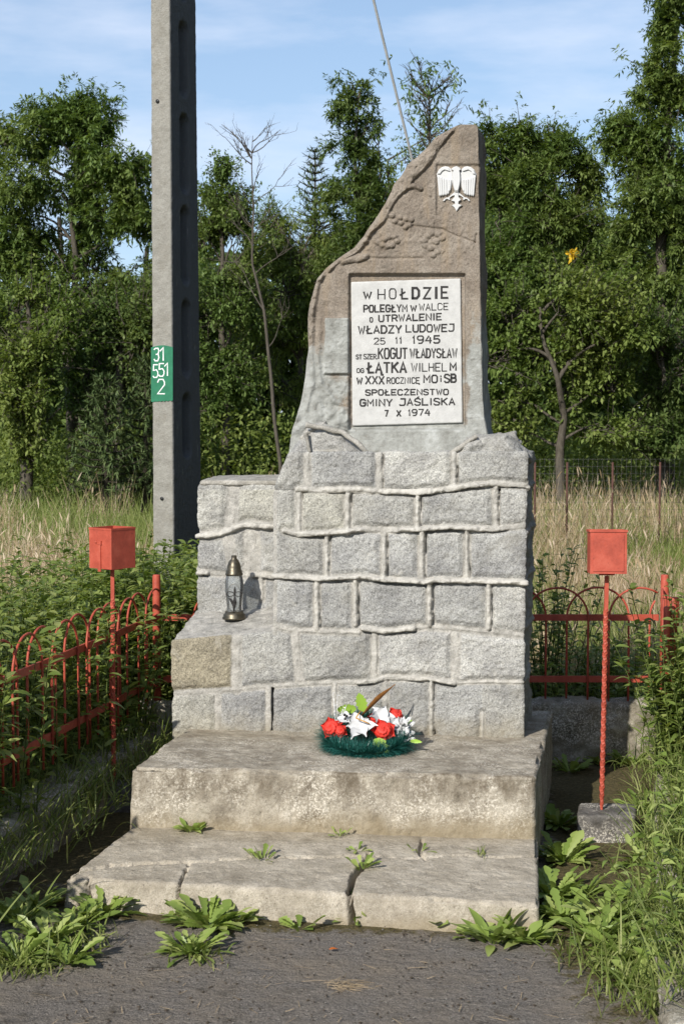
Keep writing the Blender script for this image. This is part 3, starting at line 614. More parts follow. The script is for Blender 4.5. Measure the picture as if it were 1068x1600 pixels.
for s_, bx, w, *sl in [('W', (150, 195, 210, 246), 12), ('H', (268, 172, 324, 252), 7.5), ('O', (363, 168, 415, 250), 8), ('Ł', (458, 168, 514, 250), 13), ('D', (556, 160, 608, 246), 17), ('Z', (648, 157, 704, 246), 15), ('I', (742, 155, 762, 243), 17), ('E', (797, 152, 848, 243), 15),
                       ('POLEGŁYM', (150, 305, 508, 360), 10, -.015), ('W', (541, 307, 585, 350), 11), ('WALCE', (612, 292, 850, 346), 7, -.02), ('O', (200, 406, 222, 443), 7), ('UTRWALENIE', (275, 388, 795, 440), 9.5, -.03),
                       ('WŁADZY', (106, 480, 460, 540), 10.5, -.02), ('LUDOWEJ', (502, 470, 898, 528), 10, -.02), ('25', (236, 578, 324, 628), 7), ('11', (412, 570, 465, 620), 8), ('1945', (555, 562, 780, 622), 10, -.02),
                       ('ST', (86, 718, 130, 752), 6), ('SZER.', (150, 712, 262, 752), 6), ('KOGUT', (272, 665, 508, 748), 10, -.01), ('WŁADYSŁAW', (537, 670, 924, 742), 10, -.01),
                       ('OG', (92, 832, 148, 866), 7), ('ŁĄTKA', (182, 785, 500, 866), 14, -.01), ('WILHEL', (547, 790, 840, 855), 7.5, -.01), ('M', (870, 788, 916, 846), 12),
                       ('W', (93, 912, 134, 960), 10), ('XXX', (166, 898, 316, 960), 10), ('ROCZNICĘ', (343, 908, 612, 956), 7), ('MO', (650, 888, 760, 948), 11), ('i', (782, 893, 800, 940), 9), ('SB', (822, 880, 916, 946), 12),
                       ('SPOŁECŻENSTWO', (165, 1010, 852, 1054), 9, -.008), ('GMINY', (120, 1092, 383, 1145), 10, -.01), ('JAŚLISKA', (448, 1084, 905, 1138), 10, -.01), ('7', (326, 1182, 350, 1230), 9), ('X', (426, 1183, 456, 1228), 10), ('1974', (520, 1174, 698, 1224), 9, -.01)]:
    word(mb, s_, bx, w * k_ * 1.18, pl_, zc, sl[0] if sl else 0.0)
mb.build('lettering', M_INK, plaque, smooth=False)

# white eagle
ez = lambda L_: [(660 + x / 10.68, 240 + y / 10.68) for x, y in L_]
EP = P_FR - NF * (SB + .016)
def one(px, py): return on_plane(np.asarray(px, float), np.asarray(py, float), EP, NF)
mb = MB()
def epoly(L_, h1, h0=0.0, bev=.003): P = np.array(ez(L_)); prism(mb, one(P[:, 0], P[:, 1]), NF, h0, h1, bev)
wing = [(500, 320), (475, 262), (432, 226), (380, 217), (320, 232), (268, 275), (234, 350), (252, 440), (276, 560), (292, 650), (330, 690), (400, 690), (446, 660), (480, 570), (508, 430)]
mir = lambda L_: [(1128 - x, y) for x, y in L_]
for f_ in (lambda L_: L_, mir):
    epoly(f_(wing), .012)
    for k, (xa, ya, xb, yb) in enumerate([(262, 380, 288, 722), (300, 400, 318, 715), (340, 420, 350, 712), (382, 430, 388, 708), (424, 440, 420, 690), (462, 440, 446, 640)]):
        epoly(f_([(xa - 17, ya), (xa + 17, ya), (xb + 15, yb - 20), (xb, yb), (xb - 15, yb - 20)]), .016 + .0012 * (k % 2), .0, .002)
    epoly(f_([(250, 350), (268, 290), (320, 250), (385, 236), (440, 255), (462, 300), (420, 290), (370, 272), (318, 300), (285, 350)]), .019, .0, .003)
    epoly(f_([(545, 640), (480, 690), (430, 735), (390, 740), (352, 768), (338, 802), (356, 800), (380, 766), (420, 764), (446, 786), (458, 770), (450, 740), (500, 706), (545, 690)]), .012, .0, .002)
epoly([(500, 330), (520, 290), (480, 268), (520, 238), (565, 222), (610, 240), (640, 268), (612, 292), (626, 330), (632, 450), (618, 560), (592, 650), (540, 650), (512, 560), (498, 450)], .026, .0, .005)
epoly([(535, 640), (596, 640), (600, 730), (640, 775), (600, 805), (596, 850), (660, 872), (610, 905), (590, 940), (568, 975), (548, 940), (525, 905), (482, 872), (540, 850), (536, 805), (478, 790), (530, 735)], .0165, .0, .003)
mb.build('eagle', M_WHITE, stele, smooth=False)

# rubble mortared round the foot of the stele
def mound(name, tl, tr, br, bl, depth, back, seed, n=(90, 40, 40), amp=.03):
    c8 = quad_block(tl, tr, br, bl, depth, back)
    def hf(P, N, nl):
        cell = fbm(P, 11, 2, seed); r1 = np.abs(fbm(P, 8, 3, seed + 1)); vein = np.exp(-(np.abs(fbm(P, 7, 2, seed + 2)) / .055) ** 2)
        return amp * cell + .02 * r1 + .010 * fbm(P, 40, 3, seed + 3) + .010 * vein, dict(mortar=np.clip(vein + .25, 0, 1), tint=.35 + .3 * cell, low=0 * r1)
    mb = MB(); rough_box(mb, c8, n, .05, hf); return mb
mb = mound('x', (474, 664), (520, 668), (586, 722), (446, 722), .30, .03, 71)
mb.build('rubble_footing', M_MAS, mon)
mb = mound('x', (736, 684), (790, 684), (832, 722), (696, 722), .34, .02, 81); mb.build('rubble_footing', M_MAS, mon)
def bead(mb, pts, r_, back): 
    L_ = np.array(pts, float); t = np.linspace(0, len(L_) - 1, len(L_) * 6); xx = np.interp(t, range(len(L_)), L_[:, 0]); yy = np.interp(t, range(len(L_)), L_[:, 1])
    P = onf(xx, yy, back); P = P + .006 * np.stack([fbm(P, 20, 2, 91), 0 * xx, fbm(P, 20, 2, 92)], -1); tube(mb, P, r_ * (1 + .3 * fbm(P, 25, 2, 93)), 8, True, mortar=1.0, tint=.5, low=.2)
for L_, r_ in (([(478, 664), (505, 668), (535, 676), (556, 692), (578, 712)], .012), ([(700, 711), (722, 696), (744, 681)], .010), ([(478, 676), (482, 706)], .008), ([(492, 706), (525, 704), (548, 712)], .008)): mb = MB(); bead(mb, L_, r_, .013); mb.build('mortar_ribbon', M_MAS, mon)

# ------------------------------------------------------------------ grave lantern
lp = on_z(366., 964., 0.0); LB = onf(366., 966., .19); LB[2] = onf(366., 992.)[2] + .085 * .19 / .40 + .004
lan = thing('grave_lantern', LB, 'glass grave lantern with brass lid and base, on the side ledge', 'grave lantern')
px_m = LB[1] / FPX
pr = lambda L_: [(r_ * px_m, z_ * px_m) for r_, z_ in L_]
mb = MB(); lathe(mb, pr([(0, 0), (18.5, 0), (19, 2.5), (17, 4.5), (17.5, 7), (15, 9), (14, 12.5), (12, 12.5), (0, 12.5)]), LB); mb.build('lantern_base', M_BRASS, lan)
mb = MB(); lathe(mb, pr([(0, 69), (13.6, 69), (14, 71.5), (12.8, 73), (12.8, 76), (11.5, 77.5), (11, 82), (9.5, 88), (7, 92.5), (4.5, 95), (4.3, 100), (3.4, 100), (3.2, 95), (0, 95)]), LB); mb.build('lantern_lid', M_BRASS, lan)
m, nt, out = newmat('clear_lantern_glass'); g = G(nt)
tr_ = g.n('ShaderNodeBsdfTransparent'); tr_.inputs[0].default_value = (.86, .88, .88, 1); gl_ = g.n('ShaderNodeBsdfGlossy'); gl_.inputs['Roughness'].default_value = .08
fr_ = g.n('ShaderNodeFresnel'); fr_.inputs[0].default_value = 1.5; df_ = g.n('ShaderNodeBsdfDiffuse'); df_.inputs[0].default_value = (.50, .52, .53, 1)
m1 = g.n('ShaderNodeMixShader'); m2 = g.n('ShaderNodeMixShader'); m1.inputs[0].default_value = .24; nt.links.new(tr_.outputs[0], m1.inputs[1]); nt.links.new(df_.outputs[0], m1.inputs[2])
nt.links.new(fr_.outputs[0], m2.inputs[0]); nt.links.new(m1.outputs[0], m2.inputs[1]); nt.links.new(gl_.outputs[0], m2.inputs[2]); nt.links.new(m2.outputs[0], out.inputs[0]); M_GLASS = m
mb = MB(); lathe(mb, pr([(11.8, 12.5), (11.5, 20), (12.5, 32), (14.2, 45), (14.6, 56), (13.5, 64), (12.4, 69)]), LB); glass = mb.build('glass_jar', M_GLASS, lan)
mb = MB()
EMB = LB + np.array([0, -15.2 * px_m, 0])
def emb(L_, h0=.0): P = np.array([EMB + np.array([(x - 495) / 7.4 * px_m, 0, (1100 - (y - 815) * 1.12 - 815) / 8.9 * px_m]) for x, y in L_]); prism(mb, P, np.array([0, -1., 0]), h0, h0 + .002)
emb([(494, 980), (486, 900), (455, 830), (434, 790), (470, 800), (490, 830), (500, 770), (518, 770), (530, 850), (514, 920)])
emb([(500, 765), (497, 690), (512, 640), (522, 690), (520, 765)])
for s_ in (-1, 1):
    cx = 505 + s_ * 48
    ring = [(cx + 44 * math.cos(t) * (1 if math.cos(t) * s_ < .5 else 1.0), 735 + 32 * math.sin(t)) for t in np.linspace(0, 2 * math.pi, 15)]
    tube(mb, [EMB + np.array([(x - 495) / 7.4 * px_m, -.001, (1100 - y) / 8.9 * px_m]) for x, y in ring], .0018, 5, False)
mb.build('flower_emblem', M_INK, glass)
mb = MB(); tube(mb, [EMB + np.array([(500 + 100 * math.cos(t) - 495) / 8.9 * px_m, .0012 + .004 * abs(math.cos(t)), (1100 - (790 + 195 * math.sin(t))) / 8.9 * px_m]) for t in np.linspace(0, 2 * math.pi, 33)], .0009, 5, False); mb.build('emblem_rim', M_BRASS, glass)

# ------------------------------------------------------------------ wreath
WC = on_z(573., 1160., ZP) + np.array([0, .0, .0]); WC = np.array([on_y(572., 1150., 6.44)[0], 6.44, ZP + .05])
wr = thing('funeral_wreath', [WC[0], WC[1], ZP], 'green tinsel wreath with red roses and white flowers on the upper step', 'wreath')
TL = R(15); ax1 = np.array([1.0, -.06, 0]); ax1 /= np.linalg.norm(ax1); ax2 = np.array([.06, math.cos(TL), math.sin(TL)]); ax3 = np.cross(ax1, ax2)
M_TINS = mat_leaf('tinsel_green', ((0, (.006, .05, .035)), (.6, (.012, .095, .065)), (1, (.05, .20, .15))), .1, .35, .5)
mb = MB(); N = 9000; th = rng.random(N) * 2 * math.pi; ph = rng.random(N) * 2 * math.pi
rad = ax1 * np.cos(th)[:, None] * 1.0 + ax2 * np.sin(th)[:, None]; dirs = nrm(rad * np.cos(ph)[:, None] + ax3 * np.sin(ph)[:, None] + .55 * rng.normal(size=(N, 3)))
pos = WC + rad * .158 + dirs * .010; Ls = rng.uniform(.040, .070, N)
strips(mb, pos, dirs, Ls, .0026, .1, 1)
N = 3500; a_ = rng.random(N) * 6.28; q_ = np.sqrt(rng.random(N)) * .14; pos = WC + ax1 * (np.cos(a_) * q_)[:, None] + ax2 * (np.sin(a_) * q_)[:, None] + ax3 * rng.uniform(-.01, .02, N)[:, None]; strips(mb, pos, nrm(rng.normal(size=(N, 3)) + np.array([0, -.2, .7])), .04, .0028, .1, 1); mb.build('tinsel_ring', M_TINS, wr)
M_ROSE = mat_plain('red_silk', (.66, .045, .03), .6, .3, .2, 40); M_SILK = mat_plain('white_silk', (.60, .60, .595), .7, .2, .08, 60); M_LIME = mat_leaf('lime_plastic_leaf', ((0, (.22, .42, .04)), (1, (.36, .55, .08))), .25, .4, .4)
M_BROWN = mat_plain('brown_leaf', (.30, .13, .035), .6, .3, .3, 40); M_BLK = mat_plain('black_wire', (.02, .02, .02), .4, .5, .1); M_GOLD = mat_plain('gold_ribbon', (.55, .28, .06), .4, .5, .2, 50); M_SPRIG = mat_plain('white_plastic_sprig', (.7, .7, .68), .5, .4, .1)
def wp(px, py, Y): return on_y(float(px), float(py), Y)
def petal_sheet(mb, base, d_, up, L, W, curl, cup=.4, n=6, m=5):
    d_ = d_ / np.linalg.norm(d_); sd_ = np.cross(d_, up); sd_ /= np.linalg.norm(sd_); up2 = np.cross(sd_, d_); V = []
    for i in range(n + 1):
        t = i / n; w_ = W * math.sin(math.pi * min(.96, t * .86 + .1)) ** .8
        for j in range(m):
            s_ = (j / (m - 1) - .5) * 2; V.append(base + d_ * L * (t - .12 * t * t * abs(curl)) + sd_ * s_ * w_ * .5 + up2 * (L * curl * t * t + cup * W * .5 * s_ * s_ * (t + .2)))
    idx_ = np.arange((n + 1) * m).reshape(n + 1, m); mb.add(np.array(V), [np.stack([idx_[:-1, :-1], idx_[:-1, 1:], idx_[1:, 1:], idx_[1:, :-1]], -1).reshape(-1, 4)])
def rose(c, r_, axis):
    mb = MB(); axis = axis / np.linalg.norm(axis); e1_ = np.cross(axis, [0, 0, 1.0]); e1_ /= np.linalg.norm(e1_); e2_ = np.cross(axis, e1_); nu, nv = 40, 18
    U, W_ = np.meshgrid(np.arange(nu) / nu * 2 * math.pi, np.linspace(0.02, 2.3, nv), indexing='ij')          # bud of overlapping petals: a spiral of steps on a ball
    saw = ((U / (2 * math.pi) * 3 + W_ * 1.9) % 1.0); rad_ = r_ * (.80 + .24 * saw) * (1 - .16 * np.exp(-(W_ / .3) ** 2)); d_ = (np.sin(W_) * np.cos(U))[..., None] * e1_ + (np.sin(W_) * np.sin(U))[..., None] * e2_ + (np.cos(W_) * 1.12)[..., None] * axis
    V = c + d_ * rad_[..., None]; idx_ = np.arange(nu * nv).reshape(nu, nv); i2 = np.roll(idx_, -1, 0); mb.add(V.reshape(-1, 3), [np.stack([idx_[:, :-1], i2[:, :-1], i2[:, 1:], idx_[:, 1:]], -1).reshape(-1, 4)])
    for i in range(5):
        t = 2 * math.pi * i / 5 + random.uniform(-.2, .2); o_ = e1_ * math.cos(t) + e2_ * math.sin(t); petal_sheet(mb, c + o_ * r_ * .55 - axis * r_ * .35, axis * .75 + o_ * .7, -o_ + axis * .01, r_ * 1.05, r_ * 1.25, -.30, .45)
    mb.build('rose', M_ROSE, wr)
VW = np.array([0, -1, .55])
rose(wp(519, 1138, 6.40), .034, np.array([-.35, -1, .5])); rose(wp(599, 1142, 6.36), .036, np.array([.05, -1, .5])); rose(wp(617, 1120, 6.50), .030, np.array([.4, -.7, .7]))
rose(wp(531, 1142, 6.38), .022, np.array([.2, -1, .3])); rose(wp(588, 1121, 6.5), .026, np.array([-.2, -.7, .7]))
def lily(c, size, axis, n=6):
    mb = MB(); axis = axis / np.linalg.norm(axis); e1_ = np.cross(axis, [0, 0, 1.0]); e1_ /= np.linalg.norm(e1_); e2_ = np.cross(axis, e1_)
    for i in range(n):
        t = 2 * math.pi * i / n + random.uniform(-.15, .15); o_ = e1_ * math.cos(t) + e2_ * math.sin(t)
        petal_sheet(mb, c, axis * random.uniform(.5, 1.5) + o_, axis, size * random.uniform(.75, 1.15), size * .74, -.45, .5)
    mb.build('lily', M_SILK, wr)
lily(wp(563, 1140, 6.37), .072, np.array([-.1, -.8, .75])); lily(wp(593, 1124, 6.44), .070, np.array([.2, -.75, .8])); lily(wp(541, 1127, 6.42), .045, np.array([-.4, -.6, .8]), 5); lily(wp(612, 1133, 6.42), .045, np.array([.5, -.6, .8]), 5)
mb = MB()
for i in range(46):
    o_ = nrm(rng.normal(size=3)); o_[1] = -abs(o_[1]); c = wp(630 + rng.uniform(-9, 9), 1144 + rng.uniform(-15, 15), 6.40) + np.array([0, rng.uniform(-.02, .02), 0]); petal_sheet(mb, c, o_ + VW * .4, nrm(rng.normal(size=3)), .024, .022, .5, .8, 3, 4)
mb.build('carnation', M_SILK, wr)
for (x, y, Y, dx, dy, L, W_) in [(568, 1112, 6.5, -.2, .9, .10, .055), (556, 1108, 6.52, -1, .15, .085, .05), (590, 1153, 6.33, .25, -.9, .10, .075), (584, 1155, 6.34, .7, -.75, .07, .05), (640, 1158, 6.36, 1, .1, .05, .02), (632, 1127, 6.5, 1, .05, .035, .03)]:
    mb = MB(); pf = np.array([.1, .5, .75, .62, .92, .7, .85, .55, .6, .3, .05]); b_ = wp(x, y, Y)
    strips(mb, [b_], [[dx, -.25, dy]], L, W_, .12, 10, pf, .25, tint=.6, side=np.array([[dy, -.1, -dx]])); mb.build('plastic_leaf', M_LIME, wr)
mb = MB(); p0, p1 = wp(562, 1122, 6.44), wp(617, 1072, 6.56); d_ = p1 - p0; strips(mb, [p0], [d_], np.linalg.norm(d_), .060, -.03, 8, np.array([.15, .5, .8, 1, .95, .75, .5, .25, .12]), .5, tint=.5, side=np.array([[.55, .2, .8]])); lf = mb.build('brown_leaf', M_BROWN, wr)
mb = MB(); p2 = wp(609, 1084, 6.535); d_ = p1 - p2; strips(mb, [p2], [d_], np.linalg.norm(d_) * 1.1, .016, 0, 4, np.array([.5, .9, 1, .8, .2]), .3, tint=.5, side=np.array([[.55, .2, .8]])); mb.build('white_tip', M_SILK, lf)
mb = MB(); P = [wp(556, 1122, 6.36), wp(568, 1127, 6.34), wp(577, 1131, 6.34)]; tube(mb, P, .0028, 6); P = [wp(556, 1121, 6.36), wp(563, 1111, 6.4)]; tube(mb, P, .0028, 6); mb.build('gold_ribbon', M_GOLD, wr)
mb = MB()
for (x0, y0, x1, y1) in [(524, 1128, 520, 1082), (526, 1128, 527, 1084), (532, 1126, 541, 1102), (530, 1128, 536, 1108), (523, 1126, 524, 1100)]:
    a_, b_ = wp(x0, y0, 6.45), wp(x1, y1, 6.48); tube(mb, [a_, b_], .0013, 5)
    n = 14; pos = a_ + (b_ - a_) * rng.random((n, 1)); strips(mb, pos, rng.normal(size=(n, 3)), .014, .006, .1, 1)
mb.build('white_sprig', M_SPRIG, wr)
mb = MB()
for (x, y) in [(538, 1117), (539, 1123), (541, 1119)]: lathe(mb, [(0, -.006), (.005, -.004), (.006, 0), (.005, .004), (0, .006)], wp(x, y, 6.40), 10)
mb.build('dark_berries', M_BLK, wr)
mb = MB(); tube(mb, [wp(565, 1178, 6.34), wp(567, 1190, 6.33), wp(573, 1192, 6.33), wp(579, 1186, 6.33), wp(578, 1178, 6.34), wp(566, 1179, 6.34)], .002, 6); mb.build('wire_loop', M_BLK, wr)

# ------------------------------------------------------------------ red box stands
def stand(foot, top, boxc, yaw, sx, sz, label, tiltx=0.0, slip=False, lip=.004):
    t = thing('box_stand', foot, label, 'stand', 'red box stands beside the monument')
    foot, top = np.array(foot), np.array(top); mb = MB(); n = 90; tt = np.linspace(0, 1, n); P = foot + (top - foot) * tt[:, None]; V = []; F = []
    hw = .0085
    for i in range(n):
        s_ = tt[i]; tw = 0 if s_ > .86 else (.86 - s_) * 44; r_ = hw * (.55 + .45 * min(1, s_ * 12))
        for k in range(4):
            a_ = tw + k * math.pi / 2 + math.pi / 4; V.append(P[i] + np.array([math.cos(a_), math.sin(a_), 0]) * r_ * 1.3)
    i_ = np.arange(n - 1)[:, None] * 4; j_ = np.arange(4)[None]; j2 = (j_ + 1) % 4
    mb.add(np.array(V), [np.stack([i_ + j_, i_ + j2, i_ + 4 + j2, i_ + 4 + j_], -1).reshape(-1, 4), np.array([[3, 2, 1, 0]]), np.array([[n * 4 - 4, n * 4 - 3, n * 4 - 2, n * 4 - 1]])])
    mb.build('twisted_rod', M_RED, t, smooth=False)
    c_, s_ = math.cos(yaw), math.sin(yaw); ex, ey, ez_ = np.array([c_, s_, 0]), np.array([-s_, c_, 0]), np.array([0, 0, 1.0])
    if tiltx: ey, ez_ = ey * math.cos(tiltx) + ez_ * math.sin(tiltx), -ey * math.sin(tiltx) + ez_ * math.cos(tiltx)
    o_ = np.array(boxc) - ex * sx / 2 - ey * sx / 2; th = .003; mb = MB()
    simple_box(mb, o_, ex * sx, ey * sx, ez_ * th)
    simple_box(mb, o_ + ez_ * th, ex * sx, ey * th, ez_ * (sz - th)); simple_box(mb, o_ + ez_ * th + ey * (sx - th), ex * sx, ey * th, ez_ * (sz - th))
    simple_box(mb, o_ + ez_ * th + ey * th, ex * th, ey * (sx - 2 * th), ez_ * (sz - th)); simple_box(mb, o_ + ez_ * th + ey * th + ex * (sx - th), ex * th, ey * (sx - 2 * th), ez_ * (sz - th))
    e = lip
    simple_box(mb, o_ + ez_ * (sz - .008) - ex * e - ey * e, ex * (sx + 2 * e), ey * e, ez_ * .009); simple_box(mb, o_ + ez_ * (sz - .008) + ey * sx - ex * e, ex * (sx + 2 * e), ey * e, ez_ * .009)
    simple_box(mb, o_ + ez_ * (sz - .008) - ex * e, ex * e, ey * sx, ez_ * .009); simple_box(mb, o_ + ez_ * (sz - .008) + ex * sx, ex * e, ey * sx, ez_ * .009)
    mb.build('flower_box', M_RED, t, smooth=False)
    mb = MB(); simple_box(mb, np.array(boxc) - ex * .03 - ey * .03 - ez_ * .008, ex * .06, ey * .06, ez_ * .007); mb.build('mount_plate', M_RED, t, smooth=False)
    return t, o_, ex, ey, ez_
fL = np.array(on_y(178., 1226., 6.95)); tL = np.array(on_y(176., 889., 6.95))
t, o_, ex, ey, ez_ = stand(fL, tL, tL + np.array([0, 0, .006]), R(-36) + R(90) + R(-3), .140, .176, 'red open box on a twisted rod, corner turned forward, left of the monument', lip=.0015)
mb = MB(); 
def onface(a_, z_): return o_ + ex * 0 + ey * a_ + ez_ * z_ - ex * .003          # its left-facing side
s0 = onface(.082, -.012); simple_box(mb, s0 - ex * .002, ex * .004, ey * -.018, ez_ * .125); simple_box(mb, onface(.086, .105) - ex * .004, ex * .006, ey * -.026, ez_ * .016); lathe(mb, [(0, -.006), (.006, -.004), (.007, 0), (.006, .004), (0, .006)], onface(.09, .116) - ex * .003, 12)
mb.build('latch', M_RED, t, smooth=False)
fR = on_z(939., 1266., .105); tR = on_y(947., 900., fR[1])
t, o_, ex, ey, ez_ = stand(fR, tR, tR + np.array([0, 0.0, .012]), R(-4), .146, .176, 'red square fronted box on a twisted rod, right of the monument', tiltx=R(-3))
mb = MB(); P0_ = o_ - ey * .0035
simple_box(mb, P0_ + ex * .012 + ez_ * .01, ex * .122, ey * .004, ez_ * .148); mb.build('front_panel', M_RED, t, smooth=False)
mb = MB(); fb = fR.copy(); c8 = c8_of(fb + np.array([-.115, -.10, 0]), rot(R(3)), DS, .235, .22, -.05, .108)
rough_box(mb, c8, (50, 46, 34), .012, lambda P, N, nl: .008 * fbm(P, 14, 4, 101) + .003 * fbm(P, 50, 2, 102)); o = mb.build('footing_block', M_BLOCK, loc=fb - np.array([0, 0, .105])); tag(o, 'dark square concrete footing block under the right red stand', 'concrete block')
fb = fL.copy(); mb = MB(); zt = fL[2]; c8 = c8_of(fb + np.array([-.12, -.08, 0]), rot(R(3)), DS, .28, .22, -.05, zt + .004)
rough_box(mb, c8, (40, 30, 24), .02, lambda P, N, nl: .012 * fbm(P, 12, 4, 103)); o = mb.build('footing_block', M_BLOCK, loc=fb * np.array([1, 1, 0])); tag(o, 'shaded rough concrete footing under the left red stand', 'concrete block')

# ------------------------------------------------------------------ fences and low walls
CORL = on_y(245., 970., 7.95); CORR = on_y(1037., 970., 7.95)
wl_dir = nrm(CORR - CORL); wl_dir[2] = 0; back_dir = wl_dir
zU, zL_, zT = .715, .405, .865
def hoopfence(start, d_, length, phase, label, skip=None, lead=0.0):
    d_ = nrm(np.array([d_[0], d_[1], 0.0])); nn = np.array([-d_[1], d_[0], 0]); s0 = np.array([start[0], start[1], 0.0])
    t = thing('metal_fence', s0, label, 'fence', 'red hooped fences round the plot')
    for zz in (zU, zL_):
        mb = MB(); simple_box(mb, s0 + nn * -.006 + np.array([0, 0, zz - .016]), d_ * length, nn * .010, np.array([0, 0, .032])); mb.build('rail', M_RED, t, smooth=False)
    x = phase; hw, per = .31, .207
    k = 0
    while x < length - .02:
        off = nn * (.012 if k % 2 else -.012); pts = []; c_ = x + hw / 2
        def ok(u): return 0 <= u <= length
        P = []
        if ok(x): P += [(x, .29), (x, .5), (x, zU)]
        for a_ in np.linspace(math.pi, 0, 17):
            u = c_ + math.cos(a_) * hw / 2
            if ok(u) and 0 < a_ < math.pi: P.append((u, zU + math.sin(a_) * (zT - zU)))
        if ok(x + hw): P += [(x + hw, zU), (x + hw, .5), (x + hw, .29)]
        if len(P) > 2:
            mb = MB(); tube(mb, [s0 + d_ * u + off + np.array([0, 0, z_]) for u, z_ in P], .0054, 7); mb.build('hoop', M_RED, t)
        x += per; k += 1
    return t
def post(t, p, h=.9, r_=.02, z0=.1):
    mb = MB(); n = 20; th = np.arange(n) * 2 * math.pi / n
    lathe(mb, [(0, z0), (r_, z0), (r_, h - .006), (r_ * .9, h), (0, h)], np.array([p[0], p[1], 0]), 14); return mb.build('post', M_RED, t)
DL = DS                                                     # plot sides recede with the monument's sides
lf_len = 4.0; sL = CORL - DL * lf_len
fl = hoopfence(sL, DL, lf_len, .05, 'red hooped metal fence running back along the left edge of the plot'); post(fl, CORL, .93); post(fl, CORL - DL * 3.0, .93)
rb = hoopfence(CORL + wl_dir * .03, wl_dir, np.linalg.norm(CORR - CORL) - .06, .155 - .0, 'red hooped metal fence across the back, behind the monument'); post(rb, CORR, .93, .021)
rf = hoopfence(CORR - DL * .95, DL, .92, .1, 'red hooped metal fence at the right edge, half hidden by a bush'); post(rf, CORR - DL * .75 + np.array([.03, 0, 0]), .90, .028); post(rf, CORR - DL * .95, .88, .016)
def low_wall(o_, w_, d_, Lw, Ld, z1, n, seed, label, amp=.03):
    mb = MB(); c8 = c8_of(o_, w_, d_, Lw, Ld, -.06, z1)
    rough_box(mb, c8, n, .03, lambda P, N, nl: (amp * fbm(P, 7, 4, seed) + .012 * fbm(P, 30, 3, seed + 1), dict(low=sstep(.1, .5, fbm(P, 5, 3, seed + 2)) * .8)))
    o = mb.build('low_wall', M_WALL, loc=np.array(o_) * np.array([1, 1, 0])); return tag(o, label, 'wall', 'low walls under the fences')
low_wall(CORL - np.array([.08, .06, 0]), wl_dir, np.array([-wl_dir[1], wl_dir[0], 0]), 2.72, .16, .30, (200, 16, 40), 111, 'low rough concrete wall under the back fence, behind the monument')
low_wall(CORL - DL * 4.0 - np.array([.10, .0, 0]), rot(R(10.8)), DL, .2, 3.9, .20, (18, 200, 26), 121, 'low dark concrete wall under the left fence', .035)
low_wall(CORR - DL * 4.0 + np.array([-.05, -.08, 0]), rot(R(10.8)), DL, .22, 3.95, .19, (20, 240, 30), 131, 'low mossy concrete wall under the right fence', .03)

# ------------------------------------------------------------------ concrete electricity pole
PY_ = 10.0; pf = on_y(272., 830., PY_)                 # near edge between its two seen faces
wr_dir = np.array([math.cos(R(66)), math.sin(R(66)), 0]); wl_d = np.array([-math.cos(R(24)), math.sin(R(24)), 0])
pole = thing('concrete_pole', [pf[0], pf[1], 0], 'tall slotted concrete electricity pole with green number patch, behind the hedge', 'electricity pole')
WLf, WRf = .156, .37; PH = 9.0
c8 = np.zeros((2, 2, 2, 3))
for i in (0, 1):
    for j in (0, 1):
        for k in (0, 1):
            s_ = 1 - .25 * k; z_ = (-.1, PH)[k]; cx = np.array([pf[0] - .010 * (k), pf[1], z_]) ; c8[i, j, k] = cx + wl_d * WLf * (1 - i) * s_ + wr_dir * WRf * j * s_
ys = [(35, 147), (180, 297), (325, 440), (472, 585), (618, 712)]
slots = [(on_y(285., float(b_), PY_ + .13)[2], on_y(285., float(a_), PY_ + .13)[2]) for a_, b_ in ys]; per = slots[0][0] - slots[1][0]
slots += [(slots[0][0] + per * k, slots[0][1] + per * k) for k in range(1, 7)]
def h_pole(P, N, nl):
    rel = P - pf; s_ = 1 - .25 * np.clip(P[:, 2] / PH, 0, 1); v = (rel @ wr_dir) / (WRf * s_); right = nl[:, 0] > .7; h = .003 * fbm(P, 20, 3, 141) + .0012 * fbm(P, 70, 2, 142); d_ = np.full(len(P), 9.)
    for z0, z1 in slots:
        zz = np.clip(P[:, 2], z0 + .045, z1 - .045); d_ = np.minimum(d_, np.hypot((v - .5) * WRf * s_, P[:, 2] - zz))
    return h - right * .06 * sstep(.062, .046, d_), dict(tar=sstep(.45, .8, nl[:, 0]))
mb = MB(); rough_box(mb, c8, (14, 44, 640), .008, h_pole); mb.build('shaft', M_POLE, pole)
nl_face = -np.array([-wl_d[1], wl_d[0], 0]); nl_face = nl_face if nl_face[1] < 0 else -nl_face
PFc = pf + nl_face * .0045
def onl(px, py, lift=0.0): return on_plane(np.asarray(px, float), np.asarray(py, float), PFc + nl_face * lift, nl_face)
x_ = np.linspace(236.3, 270.2, 14); top_ = np.stack([x_, 543 - 3.5 * np.sin((x_ - 236) / 34 * 3)], -1); xb_ = x_[::-1]; bot_ = np.stack([xb_, 628 - .06 * (xb_ - 236) + .8 * np.sin(xb_ * 1.3)], -1); pts = np.concatenate([top_, bot_])
mb = MB(); prism(mb, onl(pts[:, 0], pts[:, 1]), nl_face, -.003, .0015); patch = mb.build('number_patch', M_GREENP, pole, smooth=False)
zg = lambda P: np.stack([220 + P[:, 0] / 4.85, 520 + P[:, 1] / 4.85], -1)
pln = lambda P, lift: onl(P[:, 0], P[:, 1], lift)
mb = MB()
for s_, bx, sl in [('3', (102, 116, 138, 214), 0), ('1', (138, 112, 192, 208), 0), ('5', (94, 240, 130, 336), 0), ('5', (138, 234, 176, 330), 0), ('1', (170, 228, 224, 322), 0), ('2', (128, 355, 180, 464), 0)]: word(mb, s_, bx, 1.75, pln, zg, sl, lift0=.0025)
